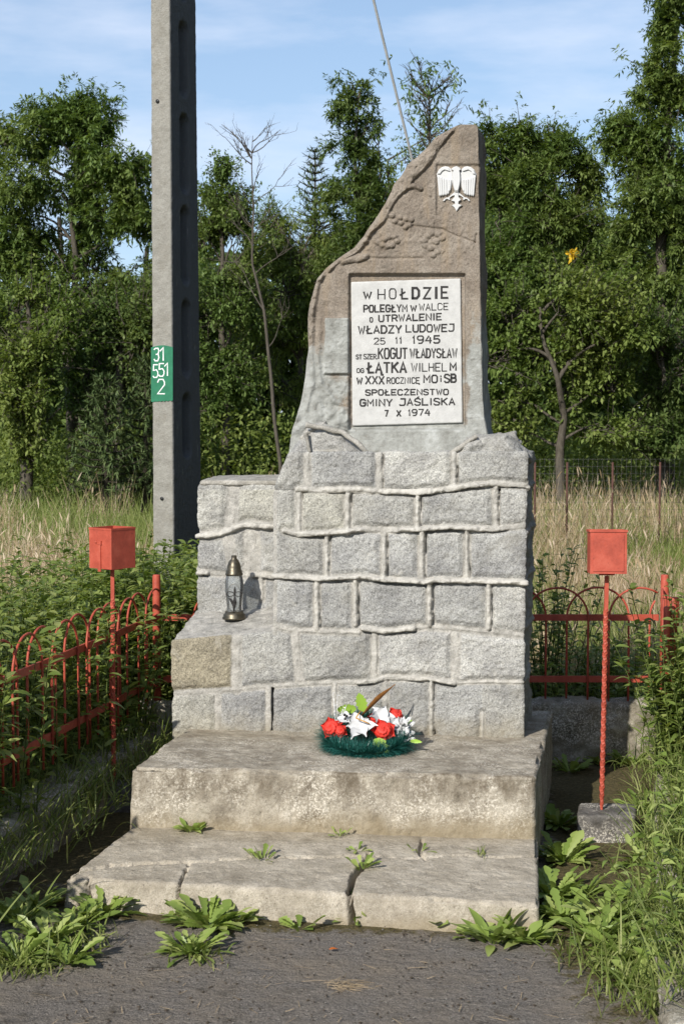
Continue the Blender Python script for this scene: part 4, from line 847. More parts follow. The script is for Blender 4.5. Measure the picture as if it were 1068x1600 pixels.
mb.build('digits', M_DIGIT, patch, smooth=False)
for (x, y) in [(246, 158), (253, 779)]: mb = MB(); lathe(mb, [(0, 0), (.012, 0), (.012, .002), (0, .002)], np.array([0, 0, 0]), 12); P = mb.v[-1]; c_ = onl(x, y, .0015); e_ = np.array([-nl_face[1], nl_face[0], 0]); mb.v[-1] = c_ + P[:, :1] * e_ + P[:, 1:2] * np.array([0, 0, 1]) + P[:, 2:] * nl_face; mb.build('bolt_hole', M_BLK, pole)
# guy cable far behind the stele
a_, b_ = on_y(560., -95., 16.0), on_y(640., 235., 16.5); e_ = a_ + (b_ - a_) * (a_[2] + .05) / (a_[2] - b_[2])
mb = MB(); P = [a_ + (e_ - a_) * t for t in np.linspace(0, 1, 24)]; tube(mb, P, .014, 7); o = mb.build('guy_cable', M_STEEL, loc=e_); tag(o, 'thin grey guy cable slanting down behind the top of the stele', 'cable')

# ------------------------------------------------------------------ vegetation
exec_veg = True
G_ASH = mat_leaf('ash_leaf', ((0, (.085, .125, .026)), (.5, (.145, .205, .048)), (1, (.22, .28, .08))), .45, .45, .3, (.55, (.75, .85, .8)))
G_DARK = mat_leaf('dark_leaf', ((0, (.07, .108, .026)), (.5, (.12, .175, .044)), (1, (.19, .245, .07))), .45, .5, .25, (.5, (.7, .8, .75)))
G_LIGHT = mat_leaf('light_leaf', ((0, (.11, .155, .030)), (.5, (.175, .23, .05)), (1, (.25, .305, .08))), .45, .5, .25, (.6, (.75, .85, .8)))
G_CON = mat_leaf('conifer_needle', ((0, (.045, .075, .022)), (.5, (.075, .115, .035)), (1, (.115, .16, .05))), .12, .55, .25)
G_YEL = mat_leaf('yellow_leaf', ((0, (.55, .36, .02)), (1, (.70, .50, .04))), .3)
ASH = [(0.0, 0, .5, 0)]
def sprig_leaf(mb, pos, dirv, size, nl_=4, lw=.36, tint=None):
    """compound leaves: pairs of leaflets along a rachis plus an end leaflet"""
    N = len(pos); dirv = nrm(dirv); side = nrm(np.cross(dirv, np.array([0, 0, 1.0]) + .5 * rng.normal(size=(N, 3)))); tn = rng.random(N) if tint is None else tint
    size = np.broadcast_to(size, (N,)); dn = np.array([0, 0, -1.0])
    for k in range(nl_):
        t = .25 + .65 * k / max(1, nl_ - 1)
        for s_ in (-1, 1):
            b_ = pos + dirv * (size * t)[:, None] + dn * (size * .22 * t * t)[:, None]
            dd = nrm(side * s_ + dirv * .45 + .3 * rng.normal(size=(N, 3)) + dn * .25); L = size * rng.uniform(.38, .55, N)
            strips(mb, b_, dd, L, L * lw, .15, 2, np.array([.25, 1.0, .05]), tint=np.clip(tn + rng.normal(0, .15, N), 0, 1))
    strips(mb, pos + dirv * size[:, None] * .9 + dn * (size * .2)[:, None], nrm(dirv + .3 * rng.normal(size=(N, 3))), size * .5, size * .5 * lw, .2, 2, np.array([.25, 1.0, .05]), tint=tn)
def simple_leaf(mb, pos, dirv, size, lw=.6, tint=None):
    N = len(pos); strips(mb, pos, dirv, size * rng.uniform(.7, 1.3, N), size * lw, .25, 2, np.array([.35, 1.0, .08]), tint=tint)
def pxm(D): return D / FPX
def cluster_pts(c, rx, ry, D, n, seed, hollow=.35, gap=.42):
    """points spread through an ellipsoid, thinned by noise so that gaps and clumps appear"""
    m = pxm(D); C_ = on_y(float(c[0]), float(c[1]), D + c[2]); k = int(n * (1.5 + gap * 2.6))
    v = rng.normal(size=(k, 3)); v = nrm(v) * (rng.random((k, 1)) ** (1 / 3.0) * (1 - hollow) + hollow * rng.random((k, 1)) ** .25)
    v = v * (.55 + .95 * vnoise(nrm(v) * 2.4 + 40 + seed, seed + 5) ** 1.2 + .22 * rng.random(k) ** 3)[:, None]
    P = C_ + v * np.array([rx * m, (rx + ry) * .5 * m * .9, ry * m])
    w_ = vnoise(P * 1.5, seed) * .6 + vnoise(P * 3.7, seed + 1) * .4 - .1 * (np.linalg.norm(v, axis=1) > .85) + rng.normal(0, .03, k)
    P = P[np.argsort(-w_)[:n]]
    return C_, P, nrm((P - C_) / np.array([rx, (rx + ry) / 2, ry]) / m)
def limb(mb, a_, b_, r0, r1, n=7, wob=.12, sag=0.0, sides=5):
    a_, b_ = np.asarray(a_, float), np.asarray(b_, float); t = np.linspace(0, 1, n)[:, None]; L = np.linalg.norm(b_ - a_); ph = rng.normal(size=(2, 3))
    P = a_ + (b_ - a_) * t + L * wob * (np.sin(t * 3.14) * ph[0] * .5 + np.sin(t * 6.28) * ph[1] * .25) + np.array([0, 0, 1]) * L * sag * np.sin(t * 3.14)
    tube(mb, P, r0 + (r1 - r0) * t[:, 0], sides, False); return P
LEAFK = {'ash': (.70, 1.25), 'ash3': (.68, 1.7), 'leaf': (.58, 3.2)}
def tree(name, label, cat, base, D, trunk, clusters, r0, mat, leaf, size, seed, bark=None, group='trees behind the field', twigs=3, gap=.42, lw=.36, extra=None):
    bz = on_y(float(base[0]), float(base[1]), D); root = np.array([bz[0], D, 0.0]); t = thing(name, root, label, cat, group)
    tp = [root + np.array([0, 0, -.1])] + [on_y(float(x), float(y), D + rng.uniform(-.2, .2)) for x, y in trunk]; tp = np.array(tp); s_ = np.linspace(0, 1, len(tp) * 5); k_ = s_ * (len(tp) - 1)
    TP = np.stack([np.interp(k_, range(len(tp)), tp[:, i]) for i in range(3)], -1); TP = TP + .05 * np.stack([fbm(TP, .9, 2, seed), fbm(TP, .9, 2, seed + 1), 0 * s_], -1)
    size = size * LEAFK[leaf][0]; mbT = MB(); tube(mbT, TP, r0 * (1 - .8 * s_), 9); mbL = MB()
    for c in clusters:
        cx, cy, rx, ry, n = c[:5]; n = int(n * LEAFK[leaf][1]); dz = c[5] if len(c) > 5 else rng.uniform(-.7, .7) * rx * pxm(D)
        C_, P, dr = cluster_pts((cx, cy, dz), rx, ry, D, n, seed, .35, gap)
        hz = TP[np.argmin(np.linalg.norm(TP - (C_ - np.array([0, 0, ry * pxm(D) * .9])), axis=1))]
        limb(mbT, hz, C_ + np.array([0, 0, ry * pxm(D) * .3]), r0 * .35, r0 * .08, 8, .12, .06)
        for _ in range(twigs): limb(mbT, C_ + (hz - C_) * rng.uniform(0, .4), P[rng.integers(len(P))], r0 * .13, r0 * .03, 5, .15, .05, 4)
        dd = nrm(dr * .7 + rng.normal(size=P.shape) * .6 + np.array([0, 0, -.15]))
        ns_ = max(4, int(len(P) / 45)); kk = rng.integers(len(P), size=ns_); el_ = P[kk] + 0; od = nrm(dr[kk] + rng.normal(size=(ns_, 3)) * .35 + np.array([0, 0, .45])); sl = rng.uniform(.35, .95, ns_) * (.4 + rx * pxm(D) * .6)
        for a2, o2, l2 in zip(el_, od, sl): limb(mbT, a2 - o2 * l2 * .5, a2 + o2 * l2, r0 * .10, r0 * .02, 5, .08, .0, 4)      # shoots that break the outline
        m2 = 9 if leaf != 'leaf' else 22; kk = np.repeat(np.arange(ns_), m2); P = np.concatenate([P, el_[kk] + od[kk] * (sl[kk] * rng.random(ns_ * m2) ** .7)[:, None] + rng.normal(0, .05, (ns_ * m2, 3))]); dd = np.concatenate([dd, nrm(od[kk] * .5 + rng.normal(size=(ns_ * m2, 3)) * .8)])
        if leaf == 'ash': sprig_leaf(mbL, P, dd, size * rng.uniform(.7, 1.25, len(P)), 4, lw)
        elif leaf == 'ash3': sprig_leaf(mbL, P, dd, size * rng.uniform(.7, 1.25, len(P)), 3, lw)
        else: simple_leaf(mbL, P, dd, size, lw)
    mbT.build('trunk', bark or M_BARK, t); mbL.build('crown', mat, t); return t
def conifer(name, label, px, top, bot, halfw, D, seed, n=26, mat=None, dens=60):
    b_ = on_y(float(px), float(bot), D); tp = on_y(float(px), float(top), D); root = np.array([b_[0], D, max(0.0, 0)]); t = thing(name, root, label, 'tree', 'trees behind the field'); mb = MB(); tube(mb, [root - [0, 0, .1], tp], [.09, .012], 7); mbL = MB()
    H = tp[2] - b_[2]
    for i in range(n):
        f_ = (i + .5) / n; z_ = b_[2] + H * f_; L = halfw * pxm(D) * (1 - f_) ** .8 + .12
        for k in range(6):
            a_ = 6.28 * (k / 6 + rng.random() * .15 + i * .13); d_ = np.array([math.cos(a_), math.sin(a_), .15 + .35 * f_]); p0 = np.array([tp[0] + (root[0] - tp[0]) * (1 - f_), D, z_]); p1 = p0 + d_ * L * rng.uniform(.75, 1.1)
            mid = (p0 + p1) / 2 + np.array([0, 0, -.08 * L]); tube(mb, [p0, mid, p1], [.018, .012, .005], 4, False)
            m_ = int(dens * (L + .25)); s_ = rng.random((m_, 1)) ** .8; pos = p0 + (p1 - p0) * s_ + np.array([0, 0, -.32 * L]) * (s_ * (1 - s_)); dd = nrm(d_ * .8 + rng.normal(size=(m_, 3)) * .75)
            strips(mbL, pos, dd, .13, .028, .1, 1)
    mb.build('trunk', M_BARKD, t); mbL.build('crown', mat or G_CON, t); return t
def bare(name, label, D, trunk, twl, r0, seed, nlv=3, leaves=0):
    b_ = on_y(float(trunk[0][0]), float(trunk[0][1]), D); root = np.array([b_[0], D, 0.0]); t = thing(name, root, label, 'tree', 'trees behind the field'); mb = MB(); mbL = MB()
    tp = np.array([root] + [on_y(float(x), float(y), D) for x, y in trunk]); k_ = np.linspace(0, len(tp) - 1, len(tp) * 5); TP = np.stack([np.interp(k_, range(len(tp)), tp[:, i]) for i in range(3)], -1)
    TP = TP + .03 * np.stack([fbm(TP, 1.2, 2, seed), fbm(TP, 1.2, 2, seed + 3), 0 * k_], -1); tube(mb, TP, r0 * (1 - .88 * np.linspace(0, 1, len(TP))), 8)
    tips = []
    def grow(a_, d_, L, r_, lv):
        b2 = a_ + d_ * L; P = limb(mb, a_, b2, r_, r_ * .35, 6, .1, -.02, 5); tips.append(b2)
        if lv > 0:
            for _ in range(rng.integers(2, 5)):
                q_ = P[rng.integers(2, 6)]; dd = nrm(d_ + rng.normal(size=3) * .5 + np.array([0, 0, .25])); grow(q_, dd, L * rng.uniform(.4, .65), r_ * .5, lv - 1)
    for f0, f1, cnt, L in twl:
        for _ in range(cnt):
            i = int((f0 + rng.random() * (f1 - f0)) * (len(TP) - 1)); a_ = rng.random() * 6.28; d_ = nrm(np.array([math.cos(a_), math.sin(a_) * .6, rng.uniform(.5, 1.2)])); grow(TP[i], d_, L * rng.uniform(.6, 1.1), r0 * .3, nlv - 1)
    mb.build('trunk', M_BARK, t)
    if leaves:
        tips = np.array(tips); P = tips[rng.integers(len(tips), size=leaves)] + rng.normal(size=(leaves, 3)) * .12; sprig_leaf(mbL, P, rng.normal(size=(leaves, 3)), .22, 3); mbL.build('crown', G_ASH, t)
    return t

# left: tall loose ash with sky showing through
tree('ash_tree', 'tall open crowned ash at the far left, sky showing through its limbs', 'tree', (112, 770), 30, [(110, 640), (104, 520), (120, 420), (112, 330), (120, 250), (130, 190)],
     [(150, 185, 45, 36, 330), (95, 195, 42, 40, 330), (50, 205, 46, 42, 380), (5, 225, 40, 50, 380), (185, 240, 46, 42, 400), (120, 250, 40, 30, 200), (30, 275, 45, 40, 330), (215, 275, 34, 50, 350), (75, 300, 34, 26, 130), (165, 320, 34, 34, 220), (205, 355, 42, 50, 480),
      (110, 300, 34, 30, 200), (118, 345, 40, 26, 150), (60, 350, 34, 26, 160), (140, 215, 40, 36, 280), (15, 350, 42, 42, 380), (75, 395, 40, 38, 260), (140, 410, 46, 45, 420), (215, 430, 46, 50, 520), (20, 430, 50, 48, 520), (90, 465, 48, 40, 400)], .095, G_ASH, 'ash', .30, 201, gap=.45)
tree('maple_tree', 'dense dark tree filling the left edge below the tall ash', 'tree', (40, 770), 27.5, [(42, 640), (48, 540), (40, 460)], [(20, 500, 60, 55, 1000), (60, 560, 60, 55, 900), (10, 600, 50, 60, 900), (85, 500, 45, 45, 600), (20, 680, 42, 45, 550), (70, 640, 45, 45, 500)], .13, G_LIGHT, 'leaf', .13, 211, gap=.46, lw=.6)
tree('maple_tree', 'dark leafy tree just left of the concrete pole', 'tree', (185, 770), 28.5, [(185, 640), (190, 540), (180, 470)], [(170, 500, 60, 55, 1000), (225, 520, 50, 60, 900), (140, 570, 55, 55, 900), (215, 600, 50, 55, 800), (175, 640, 55, 45, 650), (262, 480, 30, 90, 700)], .13, G_DARK, 'leaf', .13, 221, gap=.47, lw=.6)
conifer('young_pine', 'small dark pine at the wood edge, left of the pole', 165, 590, 770, 60, 26, 231, 16, None, 70)
conifer('young_pine', 'small dark pine half behind the concrete pole', 228, 560, 770, 52, 26.5, 232, 18, None, 70)
# middle
tree('poplar_tree', 'narrow pointed leafy tree right of the pole', 'tree', (354, 770), 29, [(354, 640), (349, 520), (350, 420), (347, 330), (348, 245)],
     [(348, 258, 14, 26, 240), (346, 300, 30, 36, 560), (374, 318, 16, 24, 200), (345, 348, 44, 36, 800), (320, 380, 30, 40, 500), (372, 390, 32, 40, 560), (345, 430, 52, 48, 1000), (320, 490, 34, 52, 700), (366, 500, 44, 48, 800), (340, 570, 52, 46, 800), (376, 590, 40, 48, 600), (322, 630, 36, 46, 500)], .085, G_ASH, 'leaf', .12, 241, gap=.43, lw=.55)
bare('dead_sapling', 'bare leaning sapling with thin leafless twigs, left of the stele', 24, [(437, 735), (424, 600), (412, 490), (392, 410), (396, 330), (394, 262), (396, 212)], [(.35, .55, 3, .9), (.58, .95, 11, .62), (.85, 1, 5, .35)], .034, 251, 3)
tree('willow_tree', 'feathery light green tree between the sapling and the stele', 'tree', (475, 770), 31, [(470, 640), (468, 520), (472, 420)],
     [(425, 345, 24, 26, 260), (420, 395, 42, 42, 800), (470, 385, 44, 44, 900), (505, 355, 34, 36, 560), (440, 450, 52, 46, 1000), (500, 440, 50, 55, 1100), (425, 520, 48, 46, 800), (480, 530, 44, 52, 800), (430, 600, 52, 46, 700), (465, 650, 40, 44, 450), (540, 380, 46, 46, 700)], .10, G_LIGHT, 'leaf', .15, 261, gap=.43, lw=.30)
conifer('spruce_tree', 'spruce with a bare pointed tip above the feathery tree', 492, 232, 480, 60, 33, 271, 22, None, 26)
tree('ash_tree', 'slim ragged ash rising behind the slope of the stele', 'tree', (560, 770), 30, [(562, 600), (556, 460), (560, 340), (552, 240), (562, 140)],
     [(560, 148, 20, 16, 70), (545, 178, 26, 22, 130), (572, 200, 18, 22, 80), (536, 228, 24, 26, 150), (562, 250, 24, 26, 150), (548, 292, 38, 30, 280), (580, 300, 20, 26, 120), (560, 345, 46, 34, 420), (590, 380, 46, 50, 500), (540, 420, 44, 50, 500)], .075, G_DARK, 'ash', .27, 281, gap=.4)
bare('bare_tree', 'thin tree with bare twigs and few leaves, above the stele slope', 29, [(672, 560), (672, 380), (670, 260), (672, 170), (668, 118)], [(.66, .97, 22, .50), (.55, .8, 6, .6)], .06, 291, 3, 110)
bare('dead_tree', 'leafless branching tree just left of the guy cable', 30, [(606, 520), (600, 380), (596, 300), (590, 190)], [(.6, .95, 9, .55)], .04, 295, 3, 20)
tree('birch_tree', 'thin pale leafed tree showing left of the stele slope', 'tree', (625, 770), 33, [(620, 500), (612, 330), (606, 250)], [(604, 270, 16, 22, 80), (612, 310, 26, 26, 200), (640, 250, 22, 26, 110), (668, 225, 22, 24, 110), (600, 350, 30, 30, 260), (640, 330, 50, 50, 400)], .06, G_LIGHT, 'leaf', .12, 297, gap=.4, lw=.55)
# right
tree('ash_tree', 'big bushy ash right beside the top of the stele', 'tree', (812, 770), 29, [(815, 600), (810, 460), (815, 340), (815, 240)],
     [(775, 218, 34, 24, 260), (808, 222, 32, 26, 280), (870, 238, 46, 30, 420), (770, 265, 46, 40, 560), (830, 285, 60, 44, 800), (895, 270, 34, 34, 380), (780, 340, 56, 46, 800), (850, 350, 58, 46, 800), (910, 330, 34, 46, 460), (780, 420, 52, 46, 700), (845, 430, 56, 46, 760), (905, 410, 40, 46, 500)], .15, G_ASH, 'ash3', .27, 301, gap=.43)
tree('maple_tree', 'broad maple with layered boughs, pale trunk low at the right', 'tree', (876, 770), 26, [(874, 700), (880, 650), (868, 590), (850, 540), (845, 480)],
     [(800, 490, 56, 34, 1000), (880, 480, 60, 34, 1000), (940, 460, 46, 36, 700), (780, 560, 42, 34, 650), (850, 550, 56, 32, 900), (925, 540, 56, 36, 900), (800, 625, 46, 32, 550), (890, 610, 46, 28, 600), (955, 600, 46, 34, 600), (810, 680, 44, 26, 350), (935, 670, 54, 30, 550), (985, 520, 46, 46, 700)], .085, G_LIGHT, 'leaf', .135, 311, gap=.47, lw=.62)
yc, yp, yd = cluster_pts((897, 396, -.9), 15, 8, 27.5, 60, 320, .2, .3)
tree('ash_tree', 'tallest tree reaching out of the picture at the top right', 'tree', (1045, 770), 28, [(1040, 620), (1035, 480), (1032, 340), (1040, 200), (1055, 80), (1062, -40)],
     [(1060, 40, 36, 36, 330), (1068, -30, 40, 40, 250), (1048, 100, 34, 34, 320), (1020, 150, 30, 26, 240), (1062, 165, 32, 40, 330), (1000, 195, 36, 28, 280), (970, 222, 24, 26, 170), (1040, 220, 44, 36, 460), (985, 262, 32, 34, 300), (1030, 285, 50, 40, 560), (1068, 300, 40, 60, 500), (985, 330, 36, 40, 400), (1040, 360, 50, 50, 640), (985, 400, 42, 50, 520), (1040, 450, 52, 52, 650)], .14, G_ASH, 'ash', .28, 331, gap=.44)
tree('maple_tree', 'dark low tree closing the right edge behind the wire fence', 'tree', (1030, 770), 27, [(1030, 680), (1036, 600), (1030, 540)], [(1020, 540, 50, 42, 850), (1060, 590, 46, 50, 800), (1010, 620, 46, 42, 700), (1050, 680, 46, 40, 600), (995, 680, 36, 30, 350)], .10, G_DARK, 'leaf', .135, 341, gap=.46, lw=.6)
mbY = MB(); simple_leaf(mbY, yp[:38], yd[:38] + rng.normal(size=(38, 3)) * 1.2, .085, .7); tag(mbY.build('yellow_foliage', G_YEL, loc=yc), 'small spray of yellow leaves high in the right hand trees', 'branch')
# the wood behind, one mass
mb = MB(); prof_x = [-60, 0, 110, 230, 310, 400, 480, 600, 700, 760, 860, 940, 1068, 1130]; prof_y = [430, 440, 470, 440, 385, 400, 395, 380, 330, 300, 320, 350, 320, 320]
N = 110000; xx = rng.uniform(-140, 1210, N); tpp = np.interp(xx, prof_x, prof_y); yy = tpp + (790 - tpp) * rng.random(N) ** .9; YY = rng.uniform(34, 44, N); P = on_y(xx, yy, YY)
P = P[(vnoise(P * .6, 351) * .6 + vnoise(P * 1.7, 352) * .4 > .40) & (P[:, 2] > 0)]; simple_leaf(mb, P, rng.normal(size=P.shape) + np.array([0, -.3, -.2]), .26, .6)
o = mb.build('woodland', G_DARK); tag(o, 'dark mass of wood filling the gaps behind the nearer trees', 'woodland', kind='stuff')
mb = MB()
for x in np.linspace(-120, 1190, 60): p = on_y(x + rng.uniform(-14, 14), 780., rng.uniform(34, 43)); limb(mb, [p[0], p[1], -.1], [p[0] + rng.uniform(-.5, .5), p[1], rng.uniform(4, 6)], .12, .05, 6, .04)
o = mb.build('woodland_trunks', M_BARKD); tag(o, 'dim trunks standing deep in the wood', 'woodland', kind='stuff')
mb = MB(); N = 16000; A_ = rng.uniform(-1.25, 1.15, N); RR = rng.uniform(11, 17, N); P = np.stack([np.cos(A_) * RR, 6 + np.sin(A_) * RR, rng.random(N) ** .8 * (7.5 + 2 * np.sin(A_ * 7))], -1)
P = P[(np.abs(P[:, 0]) > 4.0) & (P[:, 0] > .26 * P[:, 1] + .8)]; simple_leaf(mb, P, rng.normal(size=P.shape), .62, .7); o = mb.build('side_wood', G_DARK); tag(o, 'wood going on to the right of the plot, outside the picture', 'woodland', kind='stuff')  # leaf mass added out of view to cut sky light from the right
mb = MB(); N = 46000; xx = rng.uniform(-120, 1190, N); YY = rng.uniform(27, 33, N); p0 = on_y(xx, 770 + 0 * xx, YY); hmax = 1.0 + 1.1 * vnoise(np.stack([p0[:, 0] * .6, YY * .6, 0 * xx], -1), 361); P = np.stack([p0[:, 0], YY, hmax * rng.random(N)], -1)
simple_leaf(mb, P, rng.normal(size=P.shape) + np.array([0, 0, .3]), .09, .55); o = mb.build('undergrowth', G_LIGHT); tag(o, 'leafy undergrowth along the foot of the wood', 'undergrowth', kind='stuff')

# meadow
G_DRY = mat_leaf('dry_grass', ((0, (.19, .15, .075)), (.5, (.35, .27, .14)), (1, (.50, .43, .28))), .25, .6, .2)
G_GRS = mat_leaf('green_grass', ((0, (.075, .11, .018)), (.5, (.14, .185, .038)), (1, (.24, .27, .085))), .3, .5, .25)
def meadow(N, y0, y1, hlo, hhi, w, mat, name, label, thr, seed, heads=False, xr=(-1, 1)):
    mb = MB(); u = rng.random(N); Y = 1 / (1 / y0 + (1 / y1 - 1 / y0) * u); X = rng.uniform(-1.15, 1.15, N) * 534 / FPX * Y
    P = np.stack([X, Y, np.full(N, -.045)], -1); n_ = vnoise(P * np.array([.8, .35, 1]), seed) * .6 + vnoise(P * np.array([2.5, 1.2, 1]), seed + 1) * .4; keep = thr(n_, P); P = P[keep]; Y = Y[keep]; N = len(P)
    L = rng.uniform(hlo, hhi, N) * (1 + .55 * sstep(13, 24, Y)); d_ = nrm(np.stack([rng.normal(0, .34, N), rng.normal(0, .34, N), np.ones(N)], -1)); ww = w * (1 + Y / 9)
    strips(mb, P, d_, L, ww, rng.uniform(.02, .65, N), 4, np.array([1, .9, .7, .45, .1]), side=np.stack([np.ones(N), rng.normal(0, .6, N), 0 * Y], -1))
    if heads:
        k = rng.random(N) < .06; Q = P[k] + d_[k] * (L[k] * .82)[:, None]; strips(mb, Q, nrm(d_[k] + rng.normal(0, .2, (k.sum(), 3))), L[k] * .2, .004 + ww[k] * 1.5, .25, 3, np.array([.3, 1, .8, .05]), side=np.stack([np.ones(k.sum()), 0 * Y[k], 0 * Y[k]], -1))
    o = mb.build(name, mat); tag(o, label, 'grass', kind='stuff')
inb = lambda P: ~((P[:, 1] < 8.15))
meadow(60000, 9.2, 30, .28, .72, .0024, G_DRY, 'dry_grass', 'tall dry tan meadow grass with seed heads', lambda n_, P: n_ > .50 + .08 * (P[:, 0] < 0) * sstep(11, 15, P[:, 1]) - .12 * sstep(16, 24, P[:, 1]) * (P[:, 0] > 0), 371, True)
meadow(76000, 8.6, 30, .18, .55, .0032, G_GRS, 'green_grass', 'shorter green meadow grass between the dry stalks', lambda n_, P: n_ < .66, 371)

# tall weeds of the hedge behind the fences
G_HED = mat_leaf('hedge_leaf', ((0, (.105, .16, .03)), (.5, (.19, .26, .055)), (1, (.30, .35, .10))), .45, .45, .35)
LANC = np.array([.2, .9, 1.0, .6, .05])
def stems(mbL, mbS, base, H, nleaf, Lr, wr_, lean=.12, leafdown=.2):
    for b_, h_ in zip(base, H):
        d_ = nrm(np.array([rng.normal(0, lean), rng.normal(0, lean), 1])); t = np.linspace(0, 1, 6)[:, None]; P = b_ + d_ * h_ * t + np.array([rng.normal(0, .06), rng.normal(0, .06), 0]) * t * t; tube(mbS, P, .004 * (1 - .7 * t[:, 0]), 4, False, tint=.5)
        n = nleaf; s_ = rng.uniform(.12, 1, n) ** .8; pos = np.stack([np.interp(s_, t[:, 0], P[:, i]) for i in range(3)], -1); a_ = np.arange(n) * 2.4 + rng.random() * 6; dd = np.stack([np.cos(a_), np.sin(a_), rng.uniform(.15, .9, n)], -1)
        strips(mbL, pos, dd, rng.uniform(*Lr, n) * (1 - .35 * s_), rng.uniform(*wr_, n), rng.uniform(.1, .6, n), 4, LANC, .25)
def thicket(name, label, cat, pts, H, mat, nleaf=26, Lr=(.07, .12), wr_=(.016, .026), kind=None, loc=None, lean=.12):
    mbL, mbS = MB(), MB(); stems(mbL, mbS, pts, H, nleaf, Lr, wr_, lean)
    if kind: 
        for v_, f_, tn in ((mbS.v, mbS.f, None),): pass
        o = mbL.build(name, mat); tag(o, label, cat, kind=kind); o2 = mbS.build(name + '_stems', M_STEM); tag(o2, label + ', their stems', cat, kind=kind); return o
    t = thing(name, loc if loc is not None else [pts[:, 0].mean(), pts[:, 1].mean(), 0], label, cat); mbS.build('stem', M_STEM, t); mbL.build('foliage', mat, t); return t
N = 700; uu = rng.random(N); off = rng.uniform(-.07, 1.5, N); along = rng.uniform(-1.2, 4.0, N)
ptsH = CORL - DL * along[:, None] + np.array([-1, .15, 0]) * off[:, None]; ptsH[:, 2] = -.04
HH = .74 + .30 * vnoise(ptsH * np.array([1.3, 1.3, 0]) + 3, 381) + .10 * off + rng.uniform(-.14, .10, N)
N2 = 380; ptsB = CORL + wl_dir * rng.uniform(-.5, .75, N2)[:, None] + np.array([0, 1, 0]) * rng.uniform(.12, 1.6, N2)[:, None]; ptsB[:, 2] = -.04; HB = .86 + .3 * vnoise(ptsB * 1.4, 382) + rng.uniform(-.15, .1, N2)
thicket('hedge', 'leafy green hedge of tall weeds pressing against the left fence', 'hedge', np.concatenate([ptsH, ptsB]), np.concatenate([HH, HB]), G_HED, 44, (.07, .125), (.018, .030), 'stuff')
def bush(name, label, px, py, Y, wpx, n, hlo, hhi, mat=G_HED, z0=0.0, nleaf=34, Lr=(.06, .11)):
    c = on_y(float(px), float(py), Y); p = np.stack([c[0] + rng.normal(0, wpx * pxm(Y) * .5, n), Y + rng.normal(0, wpx * pxm(Y) * .5, n), np.full(n, z0)], -1); return thicket(name, label, 'bush', p, rng.uniform(hlo, hhi, n), mat, nleaf, Lr, (.014, .024), lean=.16)
bush('leafy_bush', 'dark leafy bush behind the back fence, right of the pedestal', 862, 900, 8.5, 26, 26, .72, 1.05)
bush('leafy_bush', 'upright leafy shoots over the right fence corner at the picture edge', 1060, 1000, 6.9, 34, 60, .50, .98, z0=.1)
bush('leafy_bush', 'shaded leafy shoots between the back wall and fence, far left', 262, 1000, 8.25, 26, 24, .6, .85)
N = 160; ptsR = CORL + wl_dir * rng.uniform(1.75, 2.6, N)[:, None] + np.array([0, 1, 0]) * rng.uniform(.1, .8, N)[:, None]; ptsR[:, 2] = -.04
thicket('weeds', 'low green weeds behind the back fence on the right', 'weeds', ptsR, rng.uniform(.3, .62, N), G_HED, 24, (.06, .11), (.012, .022), 'stuff')
# a shrub outside the picture on the left throws its shade over the left of the plot
SB_ = np.array([-2.31, 5.15, 0.0]); shr = thing('shade_shrub', SB_, 'tall dense shrub outside the left edge, shading the left fence', 'shrub'); mb = MB(); mbL = MB()
for _ in range(12): limb(mb, SB_, SB_ + np.array([rng.normal(0, .22), rng.normal(0, .22), rng.uniform(.9, 1.5)]), .02, .006)
N = 9000; v = nrm(rng.normal(size=(N, 3))) * rng.random((N, 1)) ** .4; P = SB_ + np.array([0, 0, .90]) + v * np.array([.56, .62, .88]); simple_leaf(mbL, P, rng.normal(size=(N, 3)), .11, .55); mb.build('stem', M_BARK, shr); mbL.build('foliage', G_HED, shr)

# weeds in the plot
G_WEED = mat_leaf('weed_leaf', ((0, (.11, .17, .028)), (.5, (.19, .27, .05)), (1, (.30, .36, .10))), .3, .4, .4)
DAND = np.array([.10, .16, .32, .22, .48, .34, .66, .5, .85, .6, .95, .8, .5, .06])
BROAD = np.array([.15, .2, .45, .8, 1.0, 1.0, .8, .45, .05])
def weed(px, py, n, L, W, label, z0=0.0, kind='dand', flat=.55, spread=.03, group='weeds sprouting round the steps'):
    c = on_z(float(px), float(py), z0)
    L, W, n = (L * .96, W * .70, int(n * 3.2)) if L > .1 else (L, W, n)
    a_ = rng.random(n) * 6.28; el = rng.uniform(.15, 1.2, n) * (1 - flat) + .12; d_ = np.stack([np.cos(a_), np.sin(a_), el * 1.6], -1); pos = c + np.stack([np.cos(a_), np.sin(a_), 0 * a_], -1) * spread * rng.random((n, 1)) - np.array([0, 0, .004])
    mb = MB(); LL = L * rng.uniform(.55, 1.15, n); strips(mb, pos, d_, LL, W * rng.uniform(.7, 1.2, n), rng.uniform(.15, .5, n) * (1 - flat) + .05, 13 if kind == 'dand' else 8, DAND if kind == 'dand' else BROAD, .3)
    o = mb.build('weed', G_WEED, loc=c); return tag(o, label, 'weed', group)
def tuft(px, py, n, L, label, z0=0.0, W=.006, mat=None, lean=.5, spread=.05):
    c = on_z(float(px), float(py), z0); pos = c + np.stack([rng.normal(0, spread, n), rng.normal(0, spread, n), 0 * np.zeros(n)], -1); d_ = np.stack([rng.normal(0, lean, n), rng.normal(0, lean, n), np.ones(n)], -1); mb = MB()
    strips(mb, pos, d_, L * rng.uniform(.5, 1.2, n), W, rng.uniform(.1, .9, n), 6, np.array([.8, 1, .95, .8, .6, .35, .03]), .2); o = mb.build('grass_tuft', mat or G_GRS, loc=c); return tag(o, label, 'grass tuft', 'grass tufts in the plot')
